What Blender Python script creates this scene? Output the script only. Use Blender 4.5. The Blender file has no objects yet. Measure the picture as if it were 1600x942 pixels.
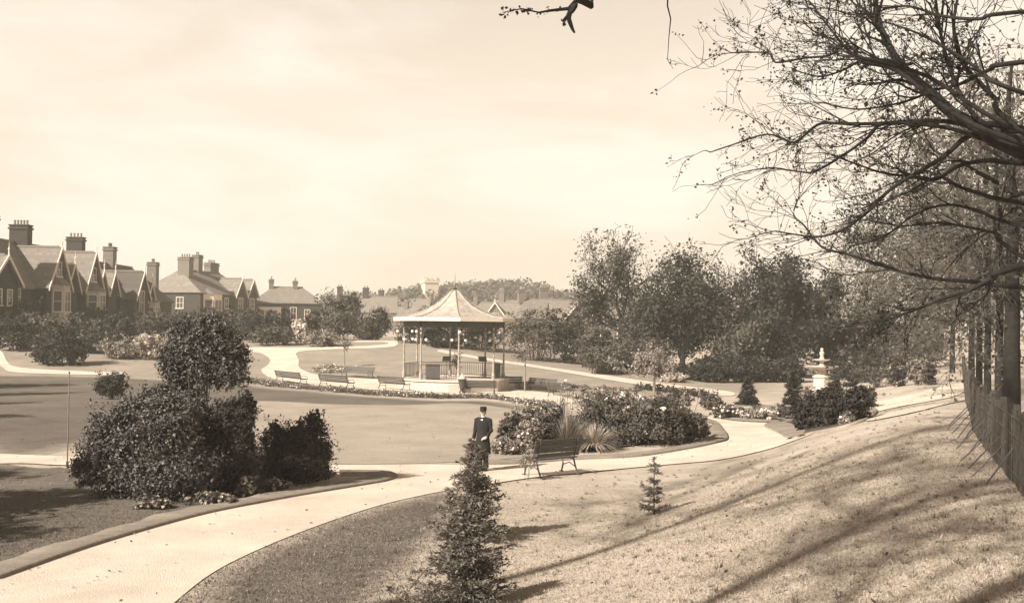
import bpy, bmesh, math, random
import numpy as np
from mathutils import Vector, Matrix, Euler, geometry

# ------------------------------------------------------------------ camera
S = bpy.context.scene
C = S.collection
W0, H0, F = 1600.0, 942.0, 1716.0
CAMZ = 3.8
PITCH, ROLL = math.atan(44 / F), math.radians(0.7)
cam = bpy.data.cameras.new('camera')
camo = bpy.data.objects.new('camera', cam); C.objects.link(camo)
cam.sensor_width = 36.0; cam.lens = F / W0 * 36.0
cam.clip_start = 0.1; cam.clip_end = 3000
ROT = Matrix.Rotation(math.pi / 2 + PITCH, 3, 'X') @ Matrix.Rotation(ROLL, 3, 'Z')
camo.matrix_world = Matrix.Translation((0, 0, CAMZ)) @ ROT.to_4x4()
S.camera = camo

# ------------------------------------------------------------------ light, sky, exposure
SUN_EL = math.radians(36)
SUN_DIR = Vector((0.73, 0.68, 0)).normalized() * math.cos(SUN_EL) + Vector((0, 0, -math.sin(SUN_EL)))   # way the light travels
sun = bpy.data.lights.new('sun', 'SUN'); suno = bpy.data.objects.new('sun', sun); C.objects.link(suno)
sun.energy = 5.0; sun.angle = math.radians(0.9); sun.color = (1.0, 0.945, 0.85)
suno.rotation_euler = SUN_DIR.to_track_quat('-Z', 'Y').to_euler()
S.view_settings.view_transform = 'Standard'; S.view_settings.look = 'None'
S.view_settings.exposure = 0.95; S.view_settings.gamma = 1.0

w = bpy.data.worlds.new('World'); S.world = w; w.use_nodes = True
nt = w.node_tree; nt.nodes.clear()
def N(t, **k):
    n = nt.nodes.new(t)
    for a, b in k.items(): setattr(n, a, b)
    return n
def LK(a, b): nt.links.new(a, b)
def MATH(op, a, b=None, clamp=False):
    n = N('ShaderNodeMath', operation=op, use_clamp=clamp)
    for i, v in enumerate((a, b)):
        if v is None: continue
        if isinstance(v, (int, float)): n.inputs[i].default_value = v
        else: LK(v, n.inputs[i])
    return n.outputs[0]
sky = N('ShaderNodeTexSky', sky_type='NISHITA', sun_disc=False)
sky.sun_elevation = SUN_EL
sky.sun_rotation = math.atan2(-SUN_DIR.x, -SUN_DIR.y)
sky.dust_density = 2.5; sky.air_density = 1.2
bw = N('ShaderNodeRGBToBW'); LK(sky.outputs[0], bw.inputs[0])
tc = N('ShaderNodeTexCoord')
sx = N('ShaderNodeSeparateXYZ'); LK(tc.outputs['Generated'], sx.inputs[0])
mp = N('ShaderNodeMapping'); mp.inputs['Scale'].default_value = (1.2, 1.2, 4.5); LK(tc.outputs['Generated'], mp.inputs[0])
nz = N('ShaderNodeTexNoise'); nz.inputs['Scale'].default_value = 2.3; nz.inputs['Detail'].default_value = 7; nz.inputs['Roughness'].default_value = 0.58; nz.inputs['Distortion'].default_value = 0.4
LK(mp.outputs[0], nz.inputs['Vector'])
cl = N('ShaderNodeMapRange'); cl.inputs[1].default_value = 0.40; cl.inputs[2].default_value = 0.62
cl.inputs[3].default_value = 0.0; cl.inputs[4].default_value = 1.0; LK(nz.outputs[0], cl.inputs[0])
# veil of thin bright cloud, thick near the horizon and thin overhead
ve = N('ShaderNodeMapRange', interpolation_type='SMOOTHSTEP'); ve.inputs[1].default_value = 0.20; ve.inputs[2].default_value = 0.62
ve.inputs[3].default_value = 1.0; ve.inputs[4].default_value = 0.06; LK(sx.outputs[2], ve.inputs[0])
veil = MATH('MULTIPLY', ve.outputs[0], MATH('ADD', MATH('MULTIPLY', cl.outputs[0], 0.8), 2.9))
tot = MATH('ADD', MATH('MULTIPLY', bw.outputs[0], 0.28), veil)
tint = N('ShaderNodeMix', data_type='RGBA'); tint.inputs[6].default_value = (1.13, 0.97, 0.79, 1); tint.inputs[7].default_value = (1.085, 0.985, 0.85, 1)
LK(cl.outputs[0], tint.inputs[0])
vm = N('ShaderNodeVectorMath', operation='SCALE'); LK(tint.outputs[2], vm.inputs[0]); LK(tot, vm.inputs['Scale'])
bg = N('ShaderNodeBackground'); bg.inputs['Strength'].default_value = 0.115; LK(vm.outputs[0], bg.inputs[0])
wo = N('ShaderNodeOutputWorld'); LK(bg.outputs[0], wo.inputs[0])

# ------------------------------------------------------------------ terrain and picture-to-place helpers
def sm(a, b, t):
    t = np.clip((np.asarray(t, float) - a) / (b - a), 0, 1); return t * t * (3 - 2 * t)
FY = [-60, -10, 16, 20, 24.5, 33, 46, 100, 200, 900]
FX = [-20, -1.8, 7.3, 8.7, 10.3, 13.7, 19, 41, 84, 400]
ZY = [-60, 30, 46, 100, 900]; ZZ = [1.65, 1.65, 1.25, 0.65, 0.65]
def fence_x(y): return np.interp(y, FY, FX)
def h(x, y):
    x = np.asarray(x, float); y = np.asarray(y, float)
    s = fence_x(y) - x
    z = np.interp(y, ZY, ZZ) * (1 - sm(0.3, 8.0, s))
    z = z + 2.6 * sm(72, 115, y) * (1 - sm(-8, 22, x)) + 0.8 * sm(-25, -50, x) * sm(60, 100, y)
    z = z + 2.5 * sm(150, 230, y) * sm(-8, 22, x)
    z = z + (8.5 * np.exp(-((x - 3) / 28.0) ** 2) + 8 * np.exp(-((x + 38) / 34.0) ** 2) + 4 * np.exp(-((x - 40) / 60.0) ** 2)) * sm(230, 400, y)
    z = z + 0.10 * np.sin(x * .21 + 1) * np.sin(y * .17) * sm(10, 30, np.abs(y))
    return z
def hz(x, y): return float(h(x, y))
def ray(px, py):
    return ROT @ Vector(((px - W0 / 2) / F, (H0 / 2 - py) / F, -1.0))
def at(px, py, d):
    r = ray(px, py); return Vector((0, 0, CAMZ)) + r * (d / r.y)
def gp(px, py):
    r = ray(px, py); y0 = 4.0; y = 4.0
    def f(y): return CAMZ + r.z / r.y * y - hz(r.x / r.y * y, y)
    while y < 700:
        y1 = y * 1.01 + .05
        if f(y1) <= 0:
            a, b = y, y1
            for _ in range(24):
                m = (a + b) / 2
                if f(m) > 0: a = m
                else: b = m
            y = (a + b) / 2; break
        y = y1
    x = r.x / r.y * y
    return Vector((x, y, hz(x, y)))
def sc(d): return d / F

# ------------------------------------------------------------------ materials
def sep(v, k=1.0):
    "sepia tone of a given albedo"
    return (min(1, v * (1 + .135 * k)), v * (1 - .03 * k), v * (1 - .18 * k), 1)
MATS = {}
def mat(name, v, rough=0.9, noise=0.0, scale=4.0, bump=0.0, k=1.0, v2=None, attr=False, trans=0.0, stretch=(1, 1, 1), detail=6, brick=None, lo=.35, hi=.65):
    if name in MATS: return MATS[name]
    m = bpy.data.materials.new(name); MATS[name] = m; m.use_nodes = True
    t = m.node_tree; b = t.nodes['Principled BSDF']
    b.inputs['Roughness'].default_value = rough; b.inputs['Specular IOR Level'].default_value = 0.25 if rough > .6 else .5
    b.inputs['Base Color'].default_value = sep(v, k)
    ra = None
    if v2 is None: v2 = v * (1 + noise)
    if noise or attr or v2 != v:
        ra = t.nodes.new('ShaderNodeMix'); ra.data_type = 'RGBA'
        ra.inputs[6].default_value = sep(v * (1 - noise), k); ra.inputs[7].default_value = sep(v2, k)
        if attr:
            a = t.nodes.new('ShaderNodeAttribute'); a.attribute_name = 'var'; t.links.new(a.outputs['Fac'], ra.inputs[0])
        else:
            tcn = t.nodes.new('ShaderNodeTexCoord'); mpn = t.nodes.new('ShaderNodeMapping'); mpn.inputs['Scale'].default_value = stretch
            t.links.new(tcn.outputs['Object'], mpn.inputs[0])
            n = t.nodes.new('ShaderNodeTexNoise'); n.inputs['Scale'].default_value = scale; n.inputs['Detail'].default_value = detail; n.inputs['Roughness'].default_value = .65
            t.links.new(mpn.outputs[0], n.inputs['Vector'])
            r = t.nodes.new('ShaderNodeMapRange'); r.inputs[1].default_value = lo; r.inputs[2].default_value = hi
            t.links.new(n.outputs[0], r.inputs[0]); t.links.new(r.outputs[0], ra.inputs[0])
            if bump:
                bp = t.nodes.new('ShaderNodeBump'); bp.inputs['Strength'].default_value = bump; bp.inputs['Distance'].default_value = .03
                t.links.new(n.outputs[0], bp.inputs['Height']); t.links.new(bp.outputs[0], b.inputs['Normal'])
        t.links.new(ra.outputs[2], b.inputs['Base Color'])
        if brick:
            br = t.nodes.new('ShaderNodeTexBrick'); br.inputs['Scale'].default_value = brick[0]
            br.inputs['Brick Width'].default_value = brick[1]; br.inputs['Row Height'].default_value = brick[2]; br.inputs['Mortar Size'].default_value = .012
            br.inputs['Mortar'].default_value = sep(v * .85, k)
            mpb = t.nodes.new('ShaderNodeMapping'); tcb = t.nodes.new('ShaderNodeTexCoord'); t.links.new(tcb.outputs['Object'], mpb.inputs[0])
            mpb.inputs['Rotation'].default_value = (math.radians(90), 0, 0)
            t.links.new(mpb.outputs[0], br.inputs['Vector']); t.links.new(ra.outputs[2], br.inputs['Color1'])
            br.inputs['Color2'].default_value = sep(v * .85, k); t.links.new(br.outputs[0], b.inputs['Base Color'])
    if trans:
        tr = t.nodes.new('ShaderNodeBsdfTranslucent'); mx = t.nodes.new('ShaderNodeMixShader'); mx.inputs[0].default_value = trans
        tr.inputs[0].default_value = sep(v, k)
        if ra: t.links.new(ra.outputs[2], tr.inputs[0])
        t.links.new(b.outputs[0], mx.inputs[1]); t.links.new(tr.outputs[0], mx.inputs[2]); t.links.new(mx.outputs[0], t.nodes['Material Output'].inputs[0])
    return m

def ground_mat(name, v, v2, fine, broad, under=None, ew=.7):
    m = bpy.data.materials.new(name); MATS[name] = m; m.use_nodes = True; t = m.node_tree; b = t.nodes['Principled BSDF']
    b.inputs['Roughness'].default_value = .95; b.inputs['Specular IOR Level'].default_value = .1
    tcn = t.nodes.new('ShaderNodeTexCoord')
    def noise(s, d, st=(1, 1, 1), r=.6):
        mpn = t.nodes.new('ShaderNodeMapping'); mpn.inputs['Scale'].default_value = st; t.links.new(tcn.outputs['Object'], mpn.inputs[0])
        n = t.nodes.new('ShaderNodeTexNoise'); n.inputs['Scale'].default_value = s; n.inputs['Detail'].default_value = d; n.inputs['Roughness'].default_value = r
        t.links.new(mpn.outputs[0], n.inputs['Vector']); return n.outputs[0]
    a = noise(fine, 5, r=.7); c = noise(broad, 6); e = noise(3.1, 3, (.35, 1.6, 1))
    def M(op, x, y):
        n = t.nodes.new('ShaderNodeMath'); n.operation = op
        for i, q in enumerate((x, y)):
            if isinstance(q, (int, float)): n.inputs[i].default_value = q
            else: t.links.new(q, n.inputs[i])
        return n.outputs[0]
    s = M('ADD', M('MULTIPLY', a, .95), M('ADD', M('MULTIPLY', c, .95), M('ADD', M('MULTIPLY', e, ew), (.7 - ew) * .5)))
    r = t.nodes.new('ShaderNodeMapRange'); r.inputs[1].default_value = 1.02; r.inputs[2].default_value = 1.6; t.links.new(s, r.inputs[0])
    mx = t.nodes.new('ShaderNodeMix'); mx.data_type = 'RGBA'; mx.inputs[6].default_value = sep(v, 1.15); mx.inputs[7].default_value = sep(v2, 1.15)
    t.links.new(r.outputs[0], mx.inputs[0]); t.links.new(mx.outputs[2], b.inputs['Base Color'])
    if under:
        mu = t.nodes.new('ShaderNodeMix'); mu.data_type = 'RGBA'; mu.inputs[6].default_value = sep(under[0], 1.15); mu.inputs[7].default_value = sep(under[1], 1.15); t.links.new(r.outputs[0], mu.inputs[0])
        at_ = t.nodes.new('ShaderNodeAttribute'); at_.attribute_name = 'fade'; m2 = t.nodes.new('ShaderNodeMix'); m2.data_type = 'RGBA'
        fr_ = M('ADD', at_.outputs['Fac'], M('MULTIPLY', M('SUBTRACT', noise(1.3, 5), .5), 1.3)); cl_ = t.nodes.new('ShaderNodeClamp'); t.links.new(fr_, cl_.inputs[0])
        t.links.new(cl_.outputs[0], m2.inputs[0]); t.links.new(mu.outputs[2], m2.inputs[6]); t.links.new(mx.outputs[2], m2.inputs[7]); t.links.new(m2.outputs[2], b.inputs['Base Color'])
    bp = t.nodes.new('ShaderNodeBump'); bp.inputs['Strength'].default_value = .55; bp.inputs['Distance'].default_value = .05
    t.links.new(a, bp.inputs['Height']); t.links.new(bp.outputs[0], b.inputs['Normal'])
    return m

GA, GB = .27, .46
GRASS = ground_mat('grass_turf', GA, GB, 17, .35)
LAWN = ground_mat('mown_lawn', .22, .34, 12, .35)
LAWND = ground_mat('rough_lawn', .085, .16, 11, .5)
CORNER = ground_mat('darker_corner_turf', .07, .16, 14, .5, (GA, GB))  # darker corner patch, fading into the grass tones at its edge
VERGE = ground_mat('verge_turf', .16, .28, 16, .8)
BAND = ground_mat('darker_band_turf', .08, .16, 12, .25, (.20, .32))  # darker tone across band and left lawn, lighter towards the edge
SOIL = ground_mat('bed_soil', .05, .09, 12, .9)
PATH = ground_mat('gravel_path', .40, .64, 34, .6, None, .12)

def leafm(name, a, b, k=1.0): return mat(name, a, rough=.75, noise=.12, v2=b, attr=True, trans=.22, k=k)
L_DARK = leafm('leaf_dark', .022, .07, .9)
L_MID = leafm('leaf_mid', .06, .15, .95)
L_PALE = leafm('leaf_pale', .15, .32, 1.0)
L_VPALE = leafm('leaf_very_pale', .30, .52, 1.0)
L_GLOSS = mat('leaf_glossy', .026, rough=.58, noise=.1, v2=.105, attr=True, k=.9)
BARK = mat('bark', .075, noise=.35, scale=9, bump=.5, k=.9)
BARKD = mat('bark_dark', .02, noise=.3, scale=9, bump=.4, k=.8)
BARKP = mat('bark_pale', .20, noise=.3, scale=9, bump=.4)
BRICK = mat('brick_wall', .042, noise=.25, scale=3, k=1.0, brick=(1.0, .5, .18))
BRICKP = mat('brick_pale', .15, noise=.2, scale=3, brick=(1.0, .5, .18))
SLATE = mat('slate_roof', .18, noise=.35, scale=2.5, brick=(1.0, .5, .3))
SLATED = mat('slate_roof_dark', .09, noise=.25, scale=2.5, brick=(1.0, .5, .3))
TRIM = mat('cream_paint', .62, noise=.08, scale=5)
BAYW = mat('bay_stone', .38, noise=.2, scale=4)
STONE = mat('pale_stone', .44, noise=.14, scale=4, bump=.2)
GLASS = mat('window_glass', .045, rough=.12, k=.7)
POT = mat('clay_pot', .2, noise=.2, scale=6)
IRON = mat('dark_iron', .045, rough=.5, noise=.2, scale=12, k=.6)
WOODD = mat('dark_bench_wood', .06, rough=.6, noise=.3, scale=9, stretch=(.2, 4, 4), k=.7)
WOOD = mat('weathered_wood', .17, noise=.35, scale=8, stretch=(4, 4, .3))
LEAD = mat('roof_lead', .33, rough=.6, noise=.25, scale=3, stretch=(1, 1, .3))
CREAM = mat('worn_cream_paint', .28, rough=.6, noise=.3, scale=5)
WHITE = mat('white_paint', .66, rough=.6, noise=.06, scale=6)
FLOWER = mat('flower_petals', .6, noise=.1, v2=.75, attr=True, trans=.2, k=.8)
CLOTH = mat('dark_wool', .018, noise=.2, scale=20, k=.5)
SKIN = mat('skin', .42, rough=.6, noise=.05, scale=9)
SHIRT = mat('white_collar', .7, k=.6)
GLOBE = mat('opal_glass', .78, rough=.25, k=.7)

# ------------------------------------------------------------------ mesh helpers
def link(o, parent=None):
    C.objects.link(o)
    if parent is not None: o.parent = parent
    return o
def tag(o, label=None, cat=None, group=None, kind=None):
    if label: o['label'] = label
    if cat: o['category'] = cat
    if group: o['group'] = group
    if kind: o['kind'] = kind
    return o
def empty(name, loc, rz=0, label=None, cat=None, group=None):
    o = bpy.data.objects.new(name, None); o.location = loc; o.rotation_euler = (0, 0, rz); o.empty_display_size = .3
    C.objects.link(o); return tag(o, label, cat, group)
def npmesh(name, V, Fc, m, parent=None, loc=None, var=None, smooth=False):
    "V (n,3); Fc list of equal-size face arrays or (k,s) array"
    me = bpy.data.meshes.new(name); V = np.asarray(V, np.float32)
    arrs = Fc if isinstance(Fc, list) else [Fc]
    me.vertices.add(len(V)); me.vertices.foreach_set('co', V.ravel())
    tot = sum(a.size for a in arrs); nf = sum(len(a) for a in arrs)
    me.loops.add(tot); me.polygons.add(nf)
    me.loops.foreach_set('vertex_index', np.concatenate([a.ravel() for a in arrs]).astype(np.int32))
    sizes = np.concatenate([np.full(len(a), a.shape[1]) for a in arrs]); st = np.concatenate([[0], np.cumsum(sizes)[:-1]])
    me.polygons.foreach_set('loop_start', st.astype(np.int32)); me.polygons.foreach_set('loop_total', sizes.astype(np.int32))
    if smooth: me.polygons.foreach_set('use_smooth', np.ones(nf, bool))
    me.update(calc_edges=True); me.validate()
    if var is not None:
        a = me.attributes.new('var', 'FLOAT', 'POINT'); a.data.foreach_set('value', np.asarray(var, np.float32))
    me.materials.append(m)
    o = bpy.data.objects.new(name, me)
    if loc is not None: o.location = loc
    return link(o, parent)

class MB:
    def __init__(s): s.v = []; s.f = []
    def add(s, vs, fs):
        b = len(s.v); s.v += [tuple(v) for v in vs]; s.f += [tuple(i + b for i in f) for f in fs]; return s
    def box(s, c, d, M=None):
        x, y, z = [q / 2 for q in d]
        vs = [Vector((a * x, b * y, e * z)) for a, b, e in ((-1, -1, -1), (1, -1, -1), (1, 1, -1), (-1, 1, -1), (-1, -1, 1), (1, -1, 1), (1, 1, 1), (-1, 1, 1))]
        if M is not None: vs = [M @ v for v in vs]
        vs = [v + Vector(c) for v in vs]
        return s.add(vs, [(0, 3, 2, 1), (4, 5, 6, 7), (0, 1, 5, 4), (1, 2, 6, 5), (2, 3, 7, 6), (3, 0, 4, 7)])
    def slab(s, pts, th):
        "polygon with thickness th downwards along its normal"
        P = [Vector(p) for p in pts]; n = (P[1] - P[0]).cross(P[2] - P[0]).normalized()
        if n.z < 0: P.reverse(); n = -n
        Q = [p - n * th for p in P]; k = len(P)
        return s.add(P + Q, [tuple(range(k)), tuple(range(2 * k - 1, k - 1, -1))] + [(i, i + k, (i + 1) % k + k, (i + 1) % k) for i in range(k)])
    def prism(s, pts, vec):
        P = [Vector(p) for p in pts]; vec = Vector(vec); Q = [p + vec for p in P]; k = len(P)
        return s.add(P + Q, [tuple(range(k - 1, -1, -1)), tuple(range(k, 2 * k))] + [(i, (i + 1) % k, (i + 1) % k + k, i + k) for i in range(k)])
    def lathe(s, prof, n=16, c=(0, 0, 0), rot=0):
        c = Vector(c); vs = []; fs = []
        for r, z in prof:
            for i in range(n):
                a = rot + 2 * math.pi * i / n; vs.append(c + Vector((r * math.cos(a), r * math.sin(a), z)))
        for j in range(len(prof) - 1):
            for i in range(n): fs.append((j * n + i, j * n + (i + 1) % n, (j + 1) * n + (i + 1) % n, (j + 1) * n + i))
        fs.append(tuple(range(n - 1, -1, -1))); fs.append(tuple((len(prof) - 1) * n + i for i in range(n)))
        return s.add(vs, fs)
    def tube(s, pts, r, n=8):
        pts = [Vector(p) for p in pts]; k = len(pts); rs = r if isinstance(r, (list, tuple)) else [r] * k
        b = len(s.v); up = Vector((.13, .31, .94))
        vs = []
        for i, p in enumerate(pts):
            t = (pts[min(i + 1, k - 1)] - pts[max(i - 1, 0)]).normalized(); u = t.cross(up)
            if u.length < .05: u = t.cross(Vector((1, 0, 0)))
            u.normalize(); v = t.cross(u)
            for j in range(n):
                a = 2 * math.pi * j / n; vs.append(p + (u * math.cos(a) + v * math.sin(a)) * rs[i])
        fs = [(i * n + j, i * n + (j + 1) % n, (i + 1) * n + (j + 1) % n, (i + 1) * n + j) for i in range(k - 1) for j in range(n)]
        fs += [tuple(range(n - 1, -1, -1)), tuple((k - 1) * n + j for j in range(n))]
        return s.add(vs, fs)
    def sphere(s, c, r, n=8, m=6, sq=(1, 1, 1)):
        c = Vector(c); vs = [c + Vector((0, 0, r * sq[2]))]; fs = []
        for j in range(1, m):
            t = math.pi * j / m
            for i in range(n):
                a = 2 * math.pi * i / n; vs.append(c + Vector((r * sq[0] * math.sin(t) * math.cos(a), r * sq[1] * math.sin(t) * math.sin(a), r * sq[2] * math.cos(t))))
        vs.append(c - Vector((0, 0, r * sq[2]))); L = len(vs) - 1
        for i in range(n):
            fs.append((0, 1 + i, 1 + (i + 1) % n)); fs.append((L, 1 + (m - 2) * n + (i + 1) % n, 1 + (m - 2) * n + i))
            for j in range(m - 2): fs.append((1 + j * n + i, 1 + (j + 1) * n + i, 1 + (j + 1) * n + (i + 1) % n, 1 + j * n + (i + 1) % n))
        return s.add(vs, fs)
    def build(s, name, m, parent=None, smooth=False, bevel=0):
        me = bpy.data.meshes.new(name); me.from_pydata(s.v, [], s.f); me.update()
        if smooth: me.polygons.foreach_set('use_smooth', [True] * len(me.polygons))
        me.materials.append(m); o = bpy.data.objects.new(name, me)
        if bevel:
            b = o.modifiers.new('bevel', 'BEVEL'); b.width = bevel; b.segments = 2; b.limit_method = 'ANGLE'
        return link(o, parent)
def copy_tree(o, parent=None):
    c = o.copy(); C.objects.link(c); c.parent = parent
    for ch in list(o.children): copy_tree(ch, c)
    return c

# ------------------------------------------------------------------ ground
def axis(lo, hi, fine, c):
    "samples dense around c, sparse far away"
    out = [c]; x = c; st = fine
    while x < hi: x += st; out.append(x); st = min(fine + abs(x - c) * .018, 16)
    x = c; st = fine; neg = []
    while x > lo: x -= st; neg.append(x); st = min(fine + abs(x - c) * .018, 16)
    return np.array(neg[::-1] + out)
X = axis(-420, 460, .28, 5); Y = axis(-60, 1100, .28, 16)
gx, gy = np.meshgrid(X, Y); gz = h(gx, gy)
ny, nx = gx.shape; idx = np.arange(nx * ny).reshape(ny, nx)
Fg = np.stack([idx[:-1, :-1], idx[:-1, 1:], idx[1:, 1:], idx[1:, :-1]], -1).reshape(-1, 4)
g = npmesh('ground', np.stack([gx, gy, gz], -1).reshape(-1, 3), Fg, GRASS, smooth=True); tag(g, kind='structure')

def catmull(pts, n=6, closed=True):
    P = [Vector(p) for p in pts]; k = len(P); out = []
    for i in range(k if closed else k - 1):
        if closed: a, b, c, d = P[i - 1], P[i], P[(i + 1) % k], P[(i + 2) % k]
        else: a, b, c, d = P[max(i - 1, 0)], P[i], P[i + 1], P[min(i + 2, k - 1)]
        for j in range(n):
            t = j / n; out.append(.5 * ((2 * b) + (c - a) * t + (2 * a - 5 * b + 4 * c - d) * t * t + (3 * b - a - 3 * c + d) * t ** 3))
    if not closed: out.append(P[-1])
    return out
def world_poly(px, n=4, closed=True): return catmull([gp(*p).xy for p in px], n, closed)
SHEET_N = [0]
def sheet(name, px, m, off, step=.6, dome=0.0, n=4, world=None, kind='structure', fade=0):
    poly = world if world is not None else world_poly(px, n)
    xs = [p.x for p in poly]; ys = [p.y for p in poly]; xa, xb, ya, yb = min(xs), max(xs), min(ys), max(ys)
    st = max(step, math.sqrt((xb - xa) * (yb - ya)) / 160)
    GX, GY = np.meshgrid(np.arange(xa, xb, st), np.arange(ya, yb, st)); q = np.stack([GX.ravel(), GY.ravel()], 1)
    A = np.array([(p.x, p.y) for p in poly]); B = np.roll(A, -1, 0)
    inside = np.zeros(len(q), bool); dist = np.full(len(q), 1e9)
    for (x1, y1), (x2, y2) in zip(A, B):
        c = ((y1 > q[:, 1]) != (y2 > q[:, 1])) & (q[:, 0] < (x2 - x1) * (q[:, 1] - y1) / (y2 - y1 + 1e-12) + x1); inside ^= c
        e = np.array([x2 - x1, y2 - y1]); L = (e ** 2).sum() + 1e-12; tt = np.clip(((q - (x1, y1)) @ e) / L, 0, 1)
        dist = np.minimum(dist, np.hypot(*(q - (x1, y1) - tt[:, None] * e).T))
    keep = inside & (dist > st * .3); q = q[keep]
    pts = [Vector(a) for a in A] + [Vector(a) for a in q]; k = len(A)
    vs, es, fs, *_ = geometry.delaunay_2d_cdt(pts, [], [list(range(k))], 1, 1e-4)
    V = np.array([(v.x, v.y) for v in vs]); z = h(V[:, 0], V[:, 1]) + off
    if dome:
        d = np.full(len(V), 1e9)
        for (x1, y1), (x2, y2) in zip(A, B):
            e = np.array([x2 - x1, y2 - y1]); L = (e ** 2).sum() + 1e-12; tt = np.clip(((V - (x1, y1)) @ e) / L, 0, 1)
            d = np.minimum(d, np.hypot(*(V - (x1, y1) - tt[:, None] * e).T))
        z = z + dome * sm(0, .35, d)
    o = npmesh(name, np.column_stack([V, z]), np.array([f for f in fs if len(f) == 3]), m, smooth=True)
    if fade:
        d = np.full(len(V), 1e9)
        for (x1, y1), (x2, y2) in zip(A, B):
            e = np.array([x2 - x1, y2 - y1]); L = (e ** 2).sum() + 1e-12; tt = np.clip(((V - (x1, y1)) @ e) / L, 0, 1); d = np.minimum(d, np.hypot(*(V - (x1, y1) - tt[:, None] * e).T))
        a_ = o.data.attributes.new('fade', 'FLOAT', 'POINT'); a_.data.foreach_set('value', (d / fade - .15).clip(-.3, 1.2).astype(np.float32))
    return tag(o, kind=kind)
def verge(name, px, width, height, m, closed=False, flip=False, world=None):
    "raised turf edge: upright at the path side, dying into the lawn"
    P = world if world is not None else world_poly(px, 5, closed)
    rows = []; k = len(P)
    for i, p in enumerate(P):
        t = (P[(i + 1) % k if closed else min(i + 1, k - 1)] - P[i - 1 if closed else max(i - 1, 0)]).normalized(); n = Vector((-t.y, t.x)) * (-1 if flip else 1)
        wv = 1 + .12 * math.sin(i * 1.7) + .08 * math.sin(i * .6)
        for u, z in ((-.01, -.02), (0, height * .75), (.05, height), (width * .7, height * .95), (width, -.03)):
            q = p + n * u * (wv if u > .1 else 1); rows.append((q.x, q.y, hz(q.x, q.y) + z))
    A = np.arange(k * 5).reshape(k, 5)
    if closed: A = np.vstack([A, A[:1]])
    Fc = np.stack([A[:-1, :-1], A[1:, :-1], A[1:, 1:], A[:-1, 1:]], -1).reshape(-1, 4)
    if flip: Fc = Fc[:, ::-1]
    return tag(npmesh(name, rows, Fc, m, smooth=False), kind='structure')

lawn = [(395, 627), (520, 632), (640, 633), (720, 630), (800, 640), (860, 668), (860, 705), (780, 718), (650, 724), (530, 725), (450, 720), (380, 690), (370, 650)]
sheet('lawn', lawn, LAWN, .012)
band = [(150, 588), (240, 592), (330, 596), (395, 600), (430, 607), (500, 612), (560, 618), (640, 623), (690, 626), (760, 626), (820, 634), (850, 640), (830, 648), (780, 640), (720, 632), (640, 635), (520, 634), (395, 629), (330, 640), (250, 660), (120, 700), (-60, 700), (-80, 590), (0, 586)]
SLOPE = ground_mat('slope_turf', .18, .31, 12, .35, (GA, GB))
slope = [Vector(p) for p in ((-62, 58), (-30, 60), (-10, 58), (8, 60), (18, 66), (24, 85), (30, 128), (-20, 150), (-62, 150))]
sheet('slope_lawn', None, SLOPE, .004, world=catmull(slope, 6), fade=5)
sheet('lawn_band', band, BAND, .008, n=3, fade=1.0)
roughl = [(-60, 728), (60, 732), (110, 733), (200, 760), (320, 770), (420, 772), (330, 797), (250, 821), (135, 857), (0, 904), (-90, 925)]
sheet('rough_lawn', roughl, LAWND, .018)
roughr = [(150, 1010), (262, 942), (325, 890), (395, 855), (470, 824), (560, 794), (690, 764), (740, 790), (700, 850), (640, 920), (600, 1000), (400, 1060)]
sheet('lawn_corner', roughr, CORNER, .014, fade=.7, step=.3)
PATH_UP = [(-60, 930), (0, 907), (135, 859), (250, 824), (330, 803), (400, 789), (470, 776), (560, 761), (605, 753), (621, 745), (600, 739), (530, 738)]
main = PATH_UP + [(400, 736), (110, 728), (40, 725), (-60, 724), (-60, 708), (0, 710), (110, 714), (400, 724), (530, 727), (650, 727), (800, 727),
       (896, 720), (996, 715), (1075, 703), (1127, 692), (1139, 686), (1133, 673), (1114, 658), (1050, 648), (980, 640), (985, 634), (1060, 642), (1140, 655), (1190, 660), (1225, 661),
       (1262, 640), (1310, 634), (1370, 628), (1440, 613), (1494, 600), (1512, 597), (1508, 612), (1450, 628), (1366, 645), (1320, 660), (1236, 691), (1180, 708), (1075, 724), (996, 731), (891, 741), (833, 747),
       (773, 756), (700, 767), (620, 784), (560, 801), (480, 829), (400, 862), (332, 897), (272, 944), (230, 985), (-100, 1000)]
sheet('path_main', main, PATH, .028, n=5)
bandpath = [(392, 549), (410, 553), (422, 562), (418, 571), (408, 579), (426, 592), (470, 599), (507, 605), (558, 608), (635, 612), (686, 617), (743, 617), (783, 619), (825, 625), (867, 630), (900, 628), (860, 615), (809, 609),
            (800, 596), (760, 588), (690, 586), (625, 593), (584, 592), (533, 590), (497, 586), (469, 576), (467, 563), (466, 550), (520, 546), (590, 544), (622, 538), (614, 530), (560, 532), (555, 535), (600, 535), (604, 538), (560, 541), (480, 543), (392, 543)]
sheet('path_bandstand', bandpath, PATH, .03, n=3)
linepath = [(690, 547), (722, 553), (790, 564), (825, 569), (900, 580), (970, 590), (1043, 600), (1100, 607), (1145, 613), (1140, 619), (1085, 614), (1040, 607), (970, 597), (900, 585), (825, 573), (790, 568), (722, 557), (685, 550)]
sheet('path_slope', linepath, PATH, .03, n=3)
leftpath = [(-40, 540), (0, 548), (9, 562), (20, 572), (60, 577), (145, 581), (190, 582), (190, 587), (145, 586), (60, 584), (15, 581), (0, 572), (-40, 566)]
sheet('path_left', leftpath, PATH, .03, n=3)
strip = [(1362, 652), (1450, 634), (1516, 616), (1518, 622), (1450, 640), (1364, 658)]
sheet('sunlit_verge', strip, mat('painted_sunlit_grass', .42, noise=.15, scale=3), .034, n=3)  # sunlit bank grass put into the colour as a paler strip
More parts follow.
